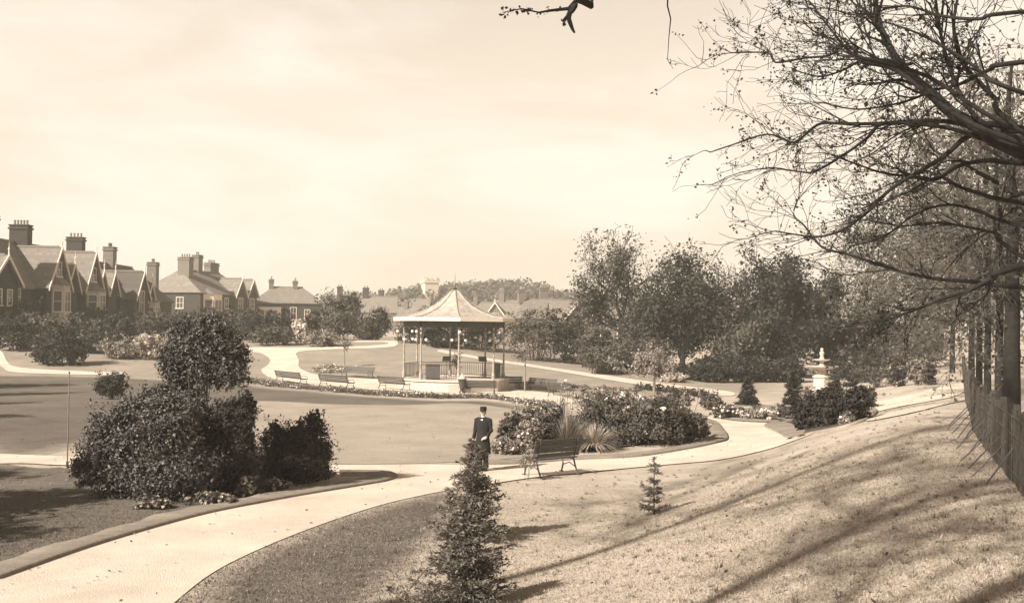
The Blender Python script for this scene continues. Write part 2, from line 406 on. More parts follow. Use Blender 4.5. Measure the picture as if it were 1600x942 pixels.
# turf edges
verge('verge_left_bed', PATH_UP[1:], .8, .09, VERGE)
isl = [(720, 727), (800, 725), (896, 719), (996, 714), (1075, 702), (1127, 691), (1138, 685), (1132, 673), (1114, 658), (1060, 649), (980, 641)]
verge('verge_island', isl, .7, .08, VERGE)
bedr = [(1194, 665), (1214, 677), (1232, 686), (1246, 685), (1262, 680), (1320, 668), (1362, 653), (1368, 640), (1330, 632), (1262, 640), (1225, 660)]
sheet('bed_right', bedr, SOIL, .05, n=4, dome=.05)
verge('verge_right_bed', bedr, .5, .09, VERGE, closed=True)
tongue = [(1197, 665), (1215, 677), (1232, 685), (1246, 684), (1260, 678), (1250, 668), (1222, 662)]
sheet('turf_tongue', tongue, VERGE, .10, n=3, dome=.03)
bedi = [(775, 705), (850, 706), (950, 701), (1050, 690), (1105, 680), (1112, 668), (1080, 655), (980, 648), (900, 650), (840, 660), (780, 680)]
sheet('bed_island', bedi, SOIL, .05, n=4, dome=.05)
bedl = [(120, 728), (180, 760), (240, 783), (330, 778), (420, 762), (520, 744), (500, 735), (400, 738), (250, 735), (160, 722)]
sheet('bed_left', bedl, SOIL, .05, n=4, dome=.05)
bedt = [(1118, 652), (1170, 660), (1228, 658), (1240, 640), (1190, 634), (1130, 636)]
sheet('bed_behind', bedt, VERGE, .06, n=4, dome=.06)

# ------------------------------------------------------------------ foliage helpers
def unit(v): return v / (np.linalg.norm(v, axis=-1, keepdims=True) + 1e-9)
def leaf_geo(P, size, nrm, rg, aspect=1.9, jitter=.9):
    n = len(P); nr = unit(nrm + rg.normal(0, jitter, (n, 3)))
    t = unit(np.cross(nr, rg.normal(0, 1, (n, 3)))); b = np.cross(nr, t)
    s = (size * rg.uniform(.45, 1.5, n))[:, None]
    V = np.stack([P - t * s * .5, P + b * s * .5 / aspect + nr * s * .08, P + t * s * .5, P - b * s * .5 / aspect + nr * s * .08], 1).reshape(-1, 3)
    return V, np.arange(4 * n).reshape(n, 4)
def blob_points(blobs, n, rg, per=26, spread=.16, shell=.55):
    B = np.array(blobs, float); area = (B[:, 3] * B[:, 4] + B[:, 4] * B[:, 5] + B[:, 3] * B[:, 5]); pr = area / area.sum()
    nc = max(6, n // per); bi = rg.choice(len(B), nc, p=pr)
    d = unit(rg.normal(0, 1, (nc, 3))); r = shell + (1 - shell) * rg.uniform(0, 1, nc) ** .6
    r *= 1 + .16 * rg.normal(0, 1, nc)
    c = B[bi, :3] + d * r[:, None] * B[bi, 3:6]
    reps = rg.poisson(per, nc) + 3; ci = np.repeat(np.arange(nc), reps)
    sp = spread * B[bi, 3:6].mean(1)
    P = c[ci] + rg.normal(0, 1, (len(ci), 3)) * sp[ci][:, None] * np.array([1, 1, .7])
    nr = unit((P - B[bi[ci], :3]) / B[bi[ci], 3:6]) + np.array([0, 0, .55])
    cv = rg.uniform(0, 1, nc) ** 1.3
    return P, nr, np.clip(cv[ci] * .85 + rg.uniform(-.15, .3, len(ci)), 0, 1)
def bush_mesh(name, blobs, n, size, m, rg, parent, zmin=0.0, aspect=1.9, **k):
    P, nr, v = blob_points(blobs, n, rg, **k); keep = P[:, 2] > zmin; P, nr, v = P[keep], nr[keep], v[keep]
    V, Fc = leaf_geo(P, size, nr, rg, aspect)
    return npmesh(name, V, Fc, m, parent, var=np.repeat(v, 4))
def stems(name, H, R, rg, parent, m, n=7, r=.03):
    b = MB()
    for i in range(n):
        a = rg.uniform(0, 6.28); e = R * rg.uniform(.3, .8); x0, y0 = R * .12 * math.cos(a), R * .12 * math.sin(a)
        b.tube([(x0, y0, -.1), (e * .45 * math.cos(a), e * .45 * math.sin(a), H * .4), (e * math.cos(a + .3), e * math.sin(a + .3), H * rg.uniform(.7, .9))], [r, r * .7, r * .3], 5)
    return b.build(name, m, parent)
SEED = [100]
def bush(px, py_base, wpx, hpx, label, m=None, nst=7, name='shrub', cat='shrub', n=1800, leaf=None, lobes=5, d=None, group=None, flowers=0, depth=.8, flat=1.0, fm=None):
    SEED[0] += 1; rg = np.random.default_rng(SEED[0]); m = m or L_MID
    if d is None: b = gp(px, py_base); d = b.y
    else:
        b = at(px, py_base, d); b.z = hz(b.x, b.y)
    top = at(px, py_base - hpx, d); Rr = wpx / 2 * sc(d); Hh = max(.25, top.z - b.z)
    if leaf is None: leaf = max(.035, 2.1 * sc(d) * 1.35)
    root = empty(name, b, 0, label, cat, group)
    bl = [(0, 0, Hh * .42, Rr * .72, Rr * .72 * depth, Hh * .46)]
    for i in range(lobes):
        a = 6.283 * i / lobes + rg.uniform(-.4, .4); q = rg.uniform(.3, .55)
        hh = rg.uniform(.28, .72)
        bl.append((Rr * q * math.cos(a), Rr * q * math.sin(a) * depth, Hh * hh, Rr * rg.uniform(.35, .5), Rr * rg.uniform(.35, .5) * depth, Hh * rg.uniform(.24, .34)))
    bl.append((Rr * rg.uniform(-.25, .25), 0, Hh * .74, Rr * .4, Rr * .35, Hh * .27))
    bush_mesh('foliage', bl, n, leaf, m, rg, root)
    stems('stem', Hh, Rr, rg, root, BARK, n=nst, r=max(.008, Rr * .015))
    if flowers:
        P, nr, v = blob_points(bl, flowers * 3, rg, per=5, spread=.08, shell=.95); k = P[:, 2] > .05
        V, Fc = leaf_geo(P[k], leaf * .9, nr[k], rg, 1.1); npmesh('flowers', V, Fc, fm or FLOWER, root, var=np.repeat(v[k], 4))
    return root
def blades_mesh(name, root, R, H, n, wid, m, rg, up=.5, droop=.3):
    "tuft of long narrow blades arching outwards"
    a = rg.uniform(0, 6.283, n); t = rg.uniform(0, 1, n) ** up; ang = t * 1.35
    L = H * rg.uniform(.7, 1.05, n) / np.maximum(np.cos(ang * .8), .45)
    L = np.minimum(L, np.hypot(R, H))
    out = np.stack([np.cos(a), np.sin(a), 0 * a], 1); u = out * np.sin(ang)[:, None] + np.array([0, 0, 1]) * np.cos(ang)[:, None]
    side = np.cross(u, np.array([0, 0, 1.0])); side = unit(side + 1e-6) * wid
    base = out * (R * .08) ; mid = base + u * (L * .55)[:, None]; tip = base + u * L[:, None] + np.array([0, 0, -1]) * (L * droop * t)[:, None]
    V = np.stack([base - side * .5, base + side * .5, mid + side * .5, mid - side * .5, tip], 1).reshape(-1, 3)
    q = np.arange(n)[:, None] * 5
    return npmesh(name, V, [q + np.array([[0, 1, 2, 3]]), q + np.array([[3, 2, 4]])], m, root, var=np.repeat(rg.uniform(0, 1, n), 5))
def tuft(px, py_base, wpx, hpx, label, m=None, n=260, name='spiky_plant', cat='plant', up=.6, wid=None, d=None, group=None):
    SEED[0] += 1; rg = np.random.default_rng(SEED[0]); b = gp(px, py_base) if d is None else at(px, py_base, d)
    if d is not None: b.z = hz(b.x, b.y)
    d = b.y; root = empty(name, b, 0, label, cat, group)
    blades_mesh('foliage', root, wpx / 2 * sc(d), hpx * sc(d), n, wid or max(.02, 1.6 * sc(d)), m or L_PALE, rg, up)
    return root
def spires(px, py_base, wpx, hpx, label, m=None, n=14, name='tall_flowering_plant', cat='plant', fl=True, d=None):
    SEED[0] += 1; rg = np.random.default_rng(SEED[0]); b = gp(px, py_base) if d is None else at(px, py_base, d)
    if d is not None: b.z = hz(b.x, b.y)
    d = b.y; R = wpx / 2 * sc(d); Hh = hpx * sc(d); root = empty(name, b, 0, label, cat)
    st = MB(); P = []; Q = []
    for i in range(n):
        a = rg.uniform(0, 6.28); e = R * rg.uniform(0, .9); x, y = e * math.cos(a), e * math.sin(a) * .7; hh = Hh * rg.uniform(.6, 1)
        x1, y1 = x * 1.2, y * 1.2; st.tube([(x * .6, y * .6, -.05), (x1, y1, hh)], [.012, .006], 4)
        for j in range(26):
            t = rg.uniform(.05, .97); P.append((x * .6 + (x1 - x * .6) * t + rg.normal(0, .07), y * .6 + (y1 - y * .6) * t + rg.normal(0, .07), hh * t))
        for j in range(9): Q.append((x1 + rg.normal(0, .03), y1 + rg.normal(0, .03), hh * rg.uniform(.8, 1.02)))
    st.build('stem', L_MID, root); P = np.array(P); lf = max(.07, 2.2 * sc(d))
    V, Fc = leaf_geo(P, lf, np.tile([0, -.3, .8], (len(P), 1)), rg, 2.4); npmesh('foliage', V, Fc, m or L_MID, root, var=rg.uniform(0, 1, len(V)))
    if fl:
        Q = np.array(Q); V, Fc = leaf_geo(Q, lf * .75, np.tile([0, -.6, .5], (len(Q), 1)), rg, 1.2); npmesh('flowers', V, Fc, FLOWER, root, var=rg.uniform(0, 1, len(V)))
    return root

# ---- branches: many polylines of 5 points turned into tubes at once
class Branches:
    def __init__(s): s.p = []; s.r = []
    def add(s, pts, r0, r1):
        pts = np.array(pts, float); k = len(pts)
        if k != 5:
            t = np.linspace(0, k - 1, 5); i = np.minimum(t.astype(int), k - 2); f = (t - i)[:, None]; pts = pts[i] * (1 - f) + pts[i + 1] * f
        s.p.append(pts); s.r.append(np.linspace(r0, r1, 5))
    def mesh(s, name, m, parent, sides=4, rmin=0.0, lo=0, hi=1e9):
        P = np.array(s.p); R = np.array(s.r); k = (R[:, 0] >= lo) & (R[:, 0] < hi); P, R = P[k], np.maximum(R[k], rmin)
        if not len(P): return None
        T = np.gradient(P, axis=1); T = unit(T); up = np.array([.2, .35, .91]); U = unit(np.cross(T, up)); Vv = np.cross(T, U)
        a = np.arange(sides) * 2 * math.pi / sides
        V = P[:, :, None] + R[:, :, None, None] * (U[:, :, None] * np.cos(a)[:, None] + Vv[:, :, None] * np.sin(a)[:, None])
        n = len(P); I = np.arange(n * 5 * sides).reshape(n, 5, sides); J = np.roll(I, -1, 2)
        Fc = np.stack([I[:, :-1], J[:, :-1], J[:, 1:], I[:, 1:]], -1).reshape(-1, 4)
        return npmesh(name, V.reshape(-1, 3), Fc, m, parent, smooth=True)
def grow(br, p, dr, L, r, lev, rg, tips, kids=(3, 5), wob=.28, rat=.62, up=.08, ang=.75, flat=1.0):
    p = np.array(p, float); dr = unit(np.array(dr, float)); pts = [p.copy()]; d = dr.copy()
    for i in range(4):
        d = unit(d + rg.normal(0, wob, 3) * np.array([1, flat, 1]) + np.array([0, 0, up])); p = p + d * L / 4; pts.append(p.copy())
    br.add(pts, r, r * (.5 if lev else .35))
    if lev == 0: tips.append(pts[-1]); tips.append(pts[2]); return
    for i in range(rg.integers(kids[0], kids[1] + 1)):
        t = rg.uniform(.25, 1); j = min(int(t * 4), 3); f = t * 4 - j; q = pts[j] * (1 - f) + pts[j + 1] * f
        nd = unit(d * (1 - ang * .35) + rg.normal(0, ang, 3) * np.array([1, flat, 1]) * .8)
        grow(br, q, nd, L * rat * rg.uniform(.75, 1.2), r * rat * (1 - .35 * t), lev - 1, rg, tips, kids, wob, rat, up, ang, flat)
    grow(br, pts[-1], unit(d + rg.normal(0, .2, 3)), L * rat, r * .5, lev - 1, rg, tips, kids, wob, rat, up, ang, flat)

def leafy_tree(px, py_base, wpx, hpx, label, name='broadleaf_tree', m=None, bark=None, n=9000, d=None, fork=.18, lev=3, open_=1.0, seed=None, group=None, leaf=None, lean=0, tipn=None, trunk_r=None, nb=7):
    "branching tree whose leaf clumps sit at the branch ends"
    SEED[0] += 1; rg = np.random.default_rng(seed or SEED[0]); b = gp(px, py_base) if d is None else at(px, py_base, d)
    if d is not None: b.z = hz(b.x, b.y)
    d = b.y; H = at(px, py_base - hpx, d).z - b.z; R = wpx / 2 * sc(d); root = empty(name, b, 0, label, 'tree', group)
    br = Branches(); tips = []; r0 = trunk_r or H * .022
    top = np.array([lean * H, 0, H * fork])
    br.add([(0, 0, -.2), top * .3 + (.04 * H * lean, 0, 0), top * .55, top * .8, top], r0 * 1.25, r0 * .85)
    for i in range(nb):
        a = 6.283 * i / nb + rg.uniform(-.4, .4); el = rg.uniform(.2, 1.5)
        dr = np.array([math.cos(a) * math.cos(el) * R / (H * .5), math.sin(a) * math.cos(el) * R / (H * .5), math.sin(el)])
        L = .34 * math.hypot(R * math.cos(el), H * (1 - fork) * math.sin(el)) * 1.25
        grow(br, top * rg.uniform(.75, 1), dr, L, r0 * .6, lev, rg, tips, (2, 3), .22, .72, .06, .7)
    T = np.array(tips)
    # keep the crown inside its outline
    ctr = np.array([lean * H, 0, H * .58]); q = (T - ctr) / np.array([R, R, H * .44]); k = np.linalg.norm(q, axis=1) < 1.18; T = T[k] if k.sum() > 20 else T
    br.mesh('trunk', bark or BARK, root, 6, 0, lo=r0 * .25); br.mesh('twigs', bark or BARK, root, 3, sc(d) * .35, hi=r0 * .25)
    leaf = leaf or max(.05, 2.4 * sc(d))
    if len(T) > 60: T = T[rg.uniform(0, 1, len(T)) < .5 + .4 * np.sin(T[:, 0] * 1.1 + 2 * np.sin(T[:, 2] * .9))]
    per = max(2, n // len(T)); ci = np.repeat(np.arange(len(T)), per); P = T[ci] + rg.normal(0, 1, (len(ci), 3)) * (.045 * H * open_)
    nr = unit(P - ctr) + np.array([0, 0, .5]); V, Fc = leaf_geo(P, leaf, nr, rg, 1.6); cv = rg.uniform(0, 1, len(T))
    npmesh('crown', V, Fc, m or L_MID, root, var=np.repeat(np.clip(cv[ci] * .7 + rg.uniform(-.1, .3, len(ci)), 0, 1), 4))
    return root

def conifer(px, py_base, wpx, hpx, label, name='young_fir_tree', m=None, d=None, tiers=16, per=11, needle=None, ragged=.25, seed=None):
    SEED[0] += 1; rg = np.random.default_rng(seed or SEED[0]); b = gp(px, py_base) if d is None else at(px, py_base, d)
    if d is not None: b.z = hz(b.x, b.y)
    d = b.y; H = at(px, py_base - hpx, d).z - b.z; R = wpx / 2 * sc(d); root = empty(name, b, rg.uniform(0, 6), label, 'tree')
    t = MB(); t.tube([(0, 0, -.1), (.01 * H, 0, H * .5), (0, 0, H)], [H * .018, H * .011, H * .003], 7); t.build('trunk', BARK, root)
    bb = MB(); P = []; D = []
    for i in range(tiers):
        f = min(1, max(0, (i + rg.uniform(-.45, .45)) / (tiers - 1))); z = H * (.04 + .93 * f ** .92); rr = R * (1 - f) ** .8 * (1 - .15 * (i % 2)) + .02 * H
        for j in range(max(4, int(per * (1 - f * .5)))):
            a = rg.uniform(0, 6.283); L = rr * rg.uniform(1 - ragged * 1.6, 1.08); dr = np.array([math.cos(a), math.sin(a), .0])
            p0 = np.array([0, 0, z]); up_ = rg.uniform(-.12, .3); p0 = p0 + np.array([0, 0, rg.normal(0, .012 * H)]); p1 = p0 + dr * L * .55 + np.array([0, 0, (up_ - .15) * L * .5]); p2 = p0 + dr * L + np.array([rg.normal(0, .06) * L, rg.normal(0, .06) * L, up_ * L])
            bb.tube([p0, p1, p2], [.006 * H, .004 * H, .0015 * H], 4)
            k = max(5, int(L / (needle or .03) * 5.0))
            for q in range(k):
                u = rg.uniform(.08, 1); c = p0 * (1 - u) ** 2 + 2 * p1 * u * (1 - u) + p2 * u * u; w_ = .22 * L * (1.1 - u) + .02
                off = rg.normal(0, 1) * w_; P.append(c + np.array([-dr[1], dr[0], 0]) * off + np.array([0, 0, rg.normal(0, .012 * H) - abs(off) * .15])); D.append(dr + np.array([0, 0, .15]) + rg.normal(0, .5, 3))
    bb.build('branches', BARK, root); P = np.array(P); D = unit(np.array(D)); n = len(P)
    s = (needle or .03) * 2.2; sd = unit(np.cross(D, rg.normal(0, 1, (n, 3)))) * s * .24; L = D * s * rg.uniform(.6, 1.3, n)[:, None]
    V = np.stack([P - sd, P + sd, P + L], 1).reshape(-1, 3)
    npmesh('needles', V, np.arange(3 * n).reshape(n, 3), m or L_MID, root, var=np.repeat(rg.uniform(0, 1, n), 3))
    return root

# ------------------------------------------------------------------ houses
def window(root, c, w_, h_, face=0.0, m=None, bars=(1, 1)):
    "window on a wall; face = turn of the outward normal from local -y (radians)"
    R = Matrix.Rotation(face, 3, 'Z'); f = MB(); t = .09
    def bx(x, z, a, b, y=-.05, th=.1): f.box(Vector(c) + R @ Vector((x, y, z)), (a, th, b), R)
    bx(-w_ / 2, 0, t, h_ + t); bx(w_ / 2, 0, t, h_ + t); bx(0, h_ / 2, w_ - t, t); bx(0, -h_ / 2, w_ + .25, t * 1.3, -.09, .2)
    for i in range(bars[0]): bx(-w_ / 2 + w_ * (i + 1) / (bars[0] + 1), 0, .05, h_ - t, -.03, .06)
    for i in range(bars[1]): bx(0, -h_ / 2 + h_ * (i + 1) / (bars[1] + 1), w_ - t, .05, -.031, .056)
    o = f.build('window', m or TRIM, root)
    MB().box(Vector(c) + R @ Vector((0, -.012, 0)), (w_ - t * .8, .02, h_ - t * .8), R).build('pane', GLASS, o)
    return o
def chimney(root, x, y, z0, z1, w_, d_, pots=4, m=None):
    b = MB(); b.box((x, y, (z0 + z1) / 2), (w_, d_, z1 - z0)); b.box((x, y, z1 - .28), (w_ + .22, d_ + .22, .18)); b.box((x, y, z1 + .05), (w_ + .16, d_ + .16, .12))
    o = b.build('chimney', m or BRICK, root)
    long_x = w_ >= d_
    for i in range(pots):
        t = (i + .5) / pots - .5; px_, py_ = (x + t * w_ * .85, y) if long_x else (x, y + t * d_ * .85)
        MB().lathe([(.13, 0), (.11, .35), (.14, .4), (.12, .5)], 8, (px_, py_, z1 + .1)).build('chimney_pot', POT, o)
    return o
def gable_roof(root, x0, x1, y0, y1, He, Hr, axis_='x', over=.35, m=None, hip=(0, 0)):
    b = MB(); th = .14
    if axis_ == 'x':
        ym = (y0 + y1) / 2; k = (Hr - He) / ((y1 - y0) / 2); ze = He - over * k
        xa, xb = x0 - over * (1 if not hip[0] else 1), x1 + over
        ra, rb = (x0 + hip[0] if hip[0] else xa), (x1 - hip[1] if hip[1] else xb)
        b.slab([(xa, y0 - over, ze), (xb, y0 - over, ze), (rb, ym, Hr), (ra, ym, Hr)], th)
        b.slab([(xa, y1 + over, ze), (xb, y1 + over, ze), (rb, ym, Hr), (ra, ym, Hr)], th)
        if hip[0]: b.slab([(xa, y0 - over, ze), (xa, y1 + over, ze), (ra, ym, Hr)], th)
        if hip[1]: b.slab([(xb, y0 - over, ze), (xb, y1 + over, ze), (rb, ym, Hr)], th)
        o = b.build('roof', m or SLATE, root)
        MB().box(((ra + rb) / 2, ym, Hr + .05), (rb - ra, .22, .16)).build('ridge_tiles', POT, o)
    else:
        xm = (x0 + x1) / 2; k = (Hr - He) / ((x1 - x0) / 2); ze = He - over * k
        b.slab([(x0 - over, y0 - over, ze), (x0 - over, y1, ze), (xm, y1, Hr), (xm, y0 - over, Hr)], th)
        b.slab([(x1 + over, y0 - over, ze), (x1 + over, y1, ze), (xm, y1, Hr), (xm, y0 - over, Hr)], th)
        o = b.build('roof', m or SLATE, root)
        MB().box((xm, (y0 + y1) / 2, Hr + .05), (.2, y1 - y0, .16)).build('ridge_tiles', POT, o)
    return o
def bargeboards(root, x0, x1, y, He, Hr, over=.35, m=None, spike=True):
    xm = (x0 + x1) / 2; k = (Hr - He) / ((x1 - x0) / 2); ze = He - over * k; b = MB()
    for s in (-1, 1):
        xe = xm + s * ((x1 - x0) / 2 + over)
        b.prism([(xe, y, ze - .3), (xe, y, ze + .03), (xm, y, Hr + .05), (xm, y, Hr - .32)], (0, -.09, 0))
    if spike: b.lathe([(.07, -.2), (.06, .4), (.1, .5), (.03, .7), (.01, 1.25)], 6, (xm, y, Hr))
    return b.build('bargeboards', m or TRIM, root)
def bay(root, x, y, z0, z1, w_, dp, floors=1, wm=None):
    a = w_ / 2; c = w_ * .27; P = [(x - a, y + .02), (x - c, y - dp), (x + c, y - dp), (x + a, y + .02)]
    MB().prism([(p[0], p[1], z0) for p in P], (0, 0, z1 - z0)).build('bay_wall', wm or BAYW, root)
    Q = [(x - a - .2, y + .02, z1), (x - c - .1, y - dp - .2, z1), (x + c + .1, y - dp - .2, z1), (x + a + .2, y + .02, z1)]
    b = MB(); top = [(x - a * .55, y + .02, z1 + .9), (x + a * .55, y + .02, z1 + .9)] 
    b.add(Q + top, [(3, 2, 1, 0), (0, 1, 4), (1, 2, 5, 4), (2, 3, 5), (0, 4, 5, 3)]); b.build('bay_roof', SLATE, root)
    hh = (z1 - z0) / floors
    ang = math.atan2(dp, a - c)
    for f_ in range(floors):
        zc = z0 + hh * (f_ + .52); wh = hh * .62
        window(root, (x, y - dp, zc), c * 1.7, wh)
        side = math.hypot(a - c, dp) * .72
        mx_, my_ = (a + c) / 2, -dp / 2
        window(root, (x - mx_, y + my_, zc), side, wh, -ang, bars=(0, 1)); window(root, (x + mx_, y + my_, zc), side, wh, ang, bars=(0, 1))

def villa(name, loc, rz, label, L, D, He, Hr, wings, chims, bays=(), wins=(), endwins=(), wall=None, roof=None, hip=(0, 0), group=None, cat='house', door=None):
    root = empty(name, loc, rz, label, cat, group); wall = wall or BRICK; roof = roof or SLATE
    b = MB(); base = -1.5
    if hip[0] or hip[1]: b.box((L / 2, D / 2, (He + base) / 2), (L, D, He - base))
    if not (hip[0] and hip[1]) and not hip[0] and not hip[1]:
        b.prism([(0, 0, base), (0, 0, He), (0, D / 2, Hr - .15), (0, D, He), (0, D, base)], (L, 0, 0))
    for (x, w_, p, Hg) in wings:
        b.prism([(x - w_ / 2, -p, base), (x - w_ / 2, -p, He), (x, -p, Hg - .15), (x + w_ / 2, -p, He), (x + w_ / 2, -p, base)], (0, p + .4, 0))
    b.build('wall', wall, root)
    gable_roof(root, 0, L, 0, D, He, Hr, 'x', m=roof, hip=hip)
    for (x, w_, p, Hg) in wings:
        yb = D / 2 * (Hg - He) / (Hr - He) + .1
        gable_roof(root, x - w_ / 2, x + w_ / 2, -p, yb, He, Hg, 'y', m=roof)
        bargeboards(root, x - w_ / 2, x + w_ / 2, -p - .35, He, Hg)
    for c in chims: chimney(root, *c)
    for q in bays: bay(root, *q)
    for (x, y, z, a, c) in wins: window(root, (x, y, z), a, c)
    for (y, z, a, c) in endwins: window(root, (0, y, z), a, c, -math.pi / 2)
    if door: 
        o = MB().box((door[0], door[1] - .03, 1.05), (1.0, .08, 2.1)).build('door', WOODD, root)
        MB().sphere((door[0] + .38, door[1] - .1, 1.0), .05).build('handle', IRON, o)
    return root

# the left terrace: fronts turned to the park (local -y = world +x)
def row_at(px, d): p = at(px, 500, d); p.z = hz(p.x, d); return p
def by_ridge(px, py, d, Hr):  # z so that the ridge top shows at py
    p = at(px, py, d); q = Vector((p.x, p.y, p.z - Hr)); return q
Q90 = math.radians(90)
def at_gable(px, py, d, lx, p, Hg, rz):
    "origin that puts the front gable's apex where the picture shows it"
    a = at(px, py, d); o = Matrix.Rotation(rz, 3, 'Z') @ Vector((lx, -p, Hg)); return a - o
RZ = Q90 - .01
villa('brick_house', at_gable(8, 398, 100, 3.2, 1.2, 8.2, RZ), RZ, 'leftmost brick house, its lower front gable cut by the left edge of the picture', 11.2, 7.2, 5.8, 10.0,
      [(3.2, 5.6, 1.2, 8.2)], [(9.4, 3.6, 8.6, 12.3, 1.0, 1.9, 5)], [], [(2.2, -1.2, 4.3, .9, 1.5), (4.2, -1.2, 4.3, .9, 1.5), (3.2, -1.2, 1.6, 1.8, 1.6), (8.4, 0, 4.5, 1.0, 1.5)], [(2, 4.4, 1, 1.6), (5, 4.4, 1, 1.6)], group='gabled brick houses of the terrace', door=(6.8, 0))
villa('brick_house', at_gable(92, 386, 112, 3.6, 1.3, 10.2, RZ), RZ, 'tall gabled brick house with stacked bay windows, second from the left of the terrace', 11.6, 7.2, 6.4, 10.7,
      [(3.6, 5.2, 1.3, 10.2), (8.9, 3.0, .5, 8.9)], [(4.6, 3.1, 8.6, 12.4, 1.1, 1.9, 5)], [(3.6, -1.3, -.6, 6.3, 3.0, .95, 2)], [(3.6, -1.3, 7.9, 1.3, 1.5), (7.9, 0, 4.7, 1.0, 1.6), (9.9, 0, 4.7, 1.0, 1.6)], group='gabled brick houses of the terrace', door=(7.9, 0))
villa('brick_house', at_gable(146, 394, 124, 3.4, 1.4, 10.0, RZ), RZ, 'gabled brick house with a spiked gable, third from the left of the terrace', 14.2, 7.2, 6.0, 10.3,
      [(3.4, 5.0, 1.4, 10.0), (8.2, 2.8, .5, 8.3), (11.8, 2.8, .5, 8.3)], [(10.2, 3.4, 8.4, 12.1, 1.0, 1.9, 4), (12.8, 4.6, 8.4, 10.9, 1.0, 1.0, 2)], [(3.4, -1.4, .4, 5.6, 3.6, 1.1, 2)], [(3.4, -1.4, 7.4, 1.5, 1.6), (8.2, 0, 4.7, 1.1, 1.4), (11, 0, 4.7, 1.1, 1.4)], group='gabled brick houses of the terrace', door=(8.2, 0))
villa('brick_house', at_gable(222, 424, 141, 4.2, 1.2, 8.2, RZ), RZ, 'lower brick house with a pale edged gable, beside the twin gabled villa', 20, 7.6, 5.0, 9.2,
      [(4.2, 4.8, 1.2, 8.2), (9.6, 2.6, .4, 7.0)], [(5.8, 3.6, 7.0, 11.3, 1.3, 1.3, 4, BRICKP), (18.4, 2.2, 5.0, 10.1, 1.3, 1.3, 3, BRICKP)], [(11.0, 0, .3, 4.4, 3.6, 1.0, 1)], [(4.2, -1.2, 4.2, 1.7, 3.0), (7.6, 0, 3.4, 1.0, 1.8)], roof=SLATED, hip=(0.01, 5.5), group='gabled brick houses of the terrace', door=(7.6, 0))
pE = at(318, 515, 170)
zE = at(340, 424, 174).z - 8.4
villa('pale_roofed_villa', (at(306, 515, 166).x + .6, 166, zE), Q90 - .28, 'wide villa with a pale slate roof, twin small gables and capped chimneys', 16.5, 10.5, 5.0, 8.4,
      [(10.4, 3.2, .8, 7.4), (14.0, 3.2, .8, 7.4)], [(2.4, 4.2, 7.0, 10.2, 1.2, 2.0, 4, BRICKP), (7.6, 5.4, 7.0, 10.9, 1.2, 1.2, 2, BRICKP), (13.6, 6.5, 6.6, 10.0, 2.6, 1.2, 4, BRICKP)], [(3.0, 0, -.4, 4.6, 4.4, 1.2, 1, TRIM)],
      [(10.4, -.8, 3.4, 1.3, 1.7), (14.0, -.8, 3.4, 1.3, 1.7), (7.4, 0, 3.3, 1.1, 1.7)], [(3.5, 3.2, 1.2, 1.7), (7.4, 3.2, 1.2, 1.7)], wall=BRICK, hip=(2.5, 2.5), door=(7.4, 0))
zF = at(440, 448, 186).z - 7.2
xF = at(394, 500, 183).x
villa('low_villa', (xF, 183, zF), math.radians(12), 'low hipped villa with two small chimneys and a white bay, ending the row', 11.5, 8.5, 4.6, 7.2,
      [], [(3.0, 4.2, 6.2, 8.4, .8, 1.1, 2, BRICKP), (7.0, 4.2, 6.2, 8.2, .8, 1.1, 2, BRICKP)], [], [(6.7, 0, 2.7, 1.0, 2.0), (9.0, 0, 2.6, .9, 1.5)], wall=BRICK, hip=(3.2, 3.2))
bay_r = [o for o in C.objects if o.name.startswith('low_villa')][0]
MB().prism([(.6, -.02, .4), (1.1, -.9, .4), (4.2, -.9, .4), (4.7, -.02, .4)], (0, 0, 3.3)).build('bay_wall', TRIM, bay_r)
for i in range(3): window(bay_r, (1.6 + i * 1.05, -.9, 2.3), .8, 1.7, bars=(0, 1))

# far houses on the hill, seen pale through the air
def far_house(px, ridge_py, d, Wd, label, rz=0.0, hip=(0, 0), wings=(), He=5.0, Hr=8.5, chims=None, wins=None, D=8, wall=None, roof=None):
    p = at(px, ridge_py, d); z = p.z - Hr
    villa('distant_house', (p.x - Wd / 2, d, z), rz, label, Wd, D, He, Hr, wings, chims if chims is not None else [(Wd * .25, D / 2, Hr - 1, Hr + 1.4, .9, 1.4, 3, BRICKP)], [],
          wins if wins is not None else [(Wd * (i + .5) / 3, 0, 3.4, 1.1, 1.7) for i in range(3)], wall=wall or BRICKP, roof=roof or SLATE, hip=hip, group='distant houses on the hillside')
far_house(560, 462, 250, 17, 'distant low house with twin dark chimneys, beside the round brown tree left of the bandstand', .1, chims=[(4, 4, 7.6, 10.6, 1.2, 1.2, 2), (10, 4, 7.6, 10.4, 1.4, 1.2, 2)])
far_house(612, 466, 285, 19, 'distant house with a long sloping pale roof directly left of the bandstand roof', -.1, chims=[(6, 4, 7.6, 10.6, 1.3, 1.3, 2)])
far_house(655, 480, 270, 16, 'distant house peeping over the left eave of the bandstand', -.15, He=4.2, Hr=7.4)
far_house(775, 472, 232, 13, 'distant house with one tall white edged gable just right of the bandstand spire', .0, wings=[(6.3, 6.5, 1.0, 9.0)], He=4.6, Hr=9.0, wins=[(6.3, -1.0, 5.6, 1.5, 2.0), (2, 0, 3.0, 1, 1.6)], chims=[(2, 4, 8, 10.8, .9, 1.4, 3, BRICKP)])
far_house(812, 469, 245, 12, 'distant house with a broad gable between the spire and the hipped house', -.12, wings=[(6, 7.4, 1.0, 8.6)], He=4.6, Hr=8.6, wins=[(6, -1.0, 5.4, 1.4, 1.6)], chims=[(1.5, 4, 7.8, 10.8, 1.2, 1.2, 3, BRICKP), (11, 4, 7.8, 10.6, 1.2, 1.2, 3, BRICKP)])
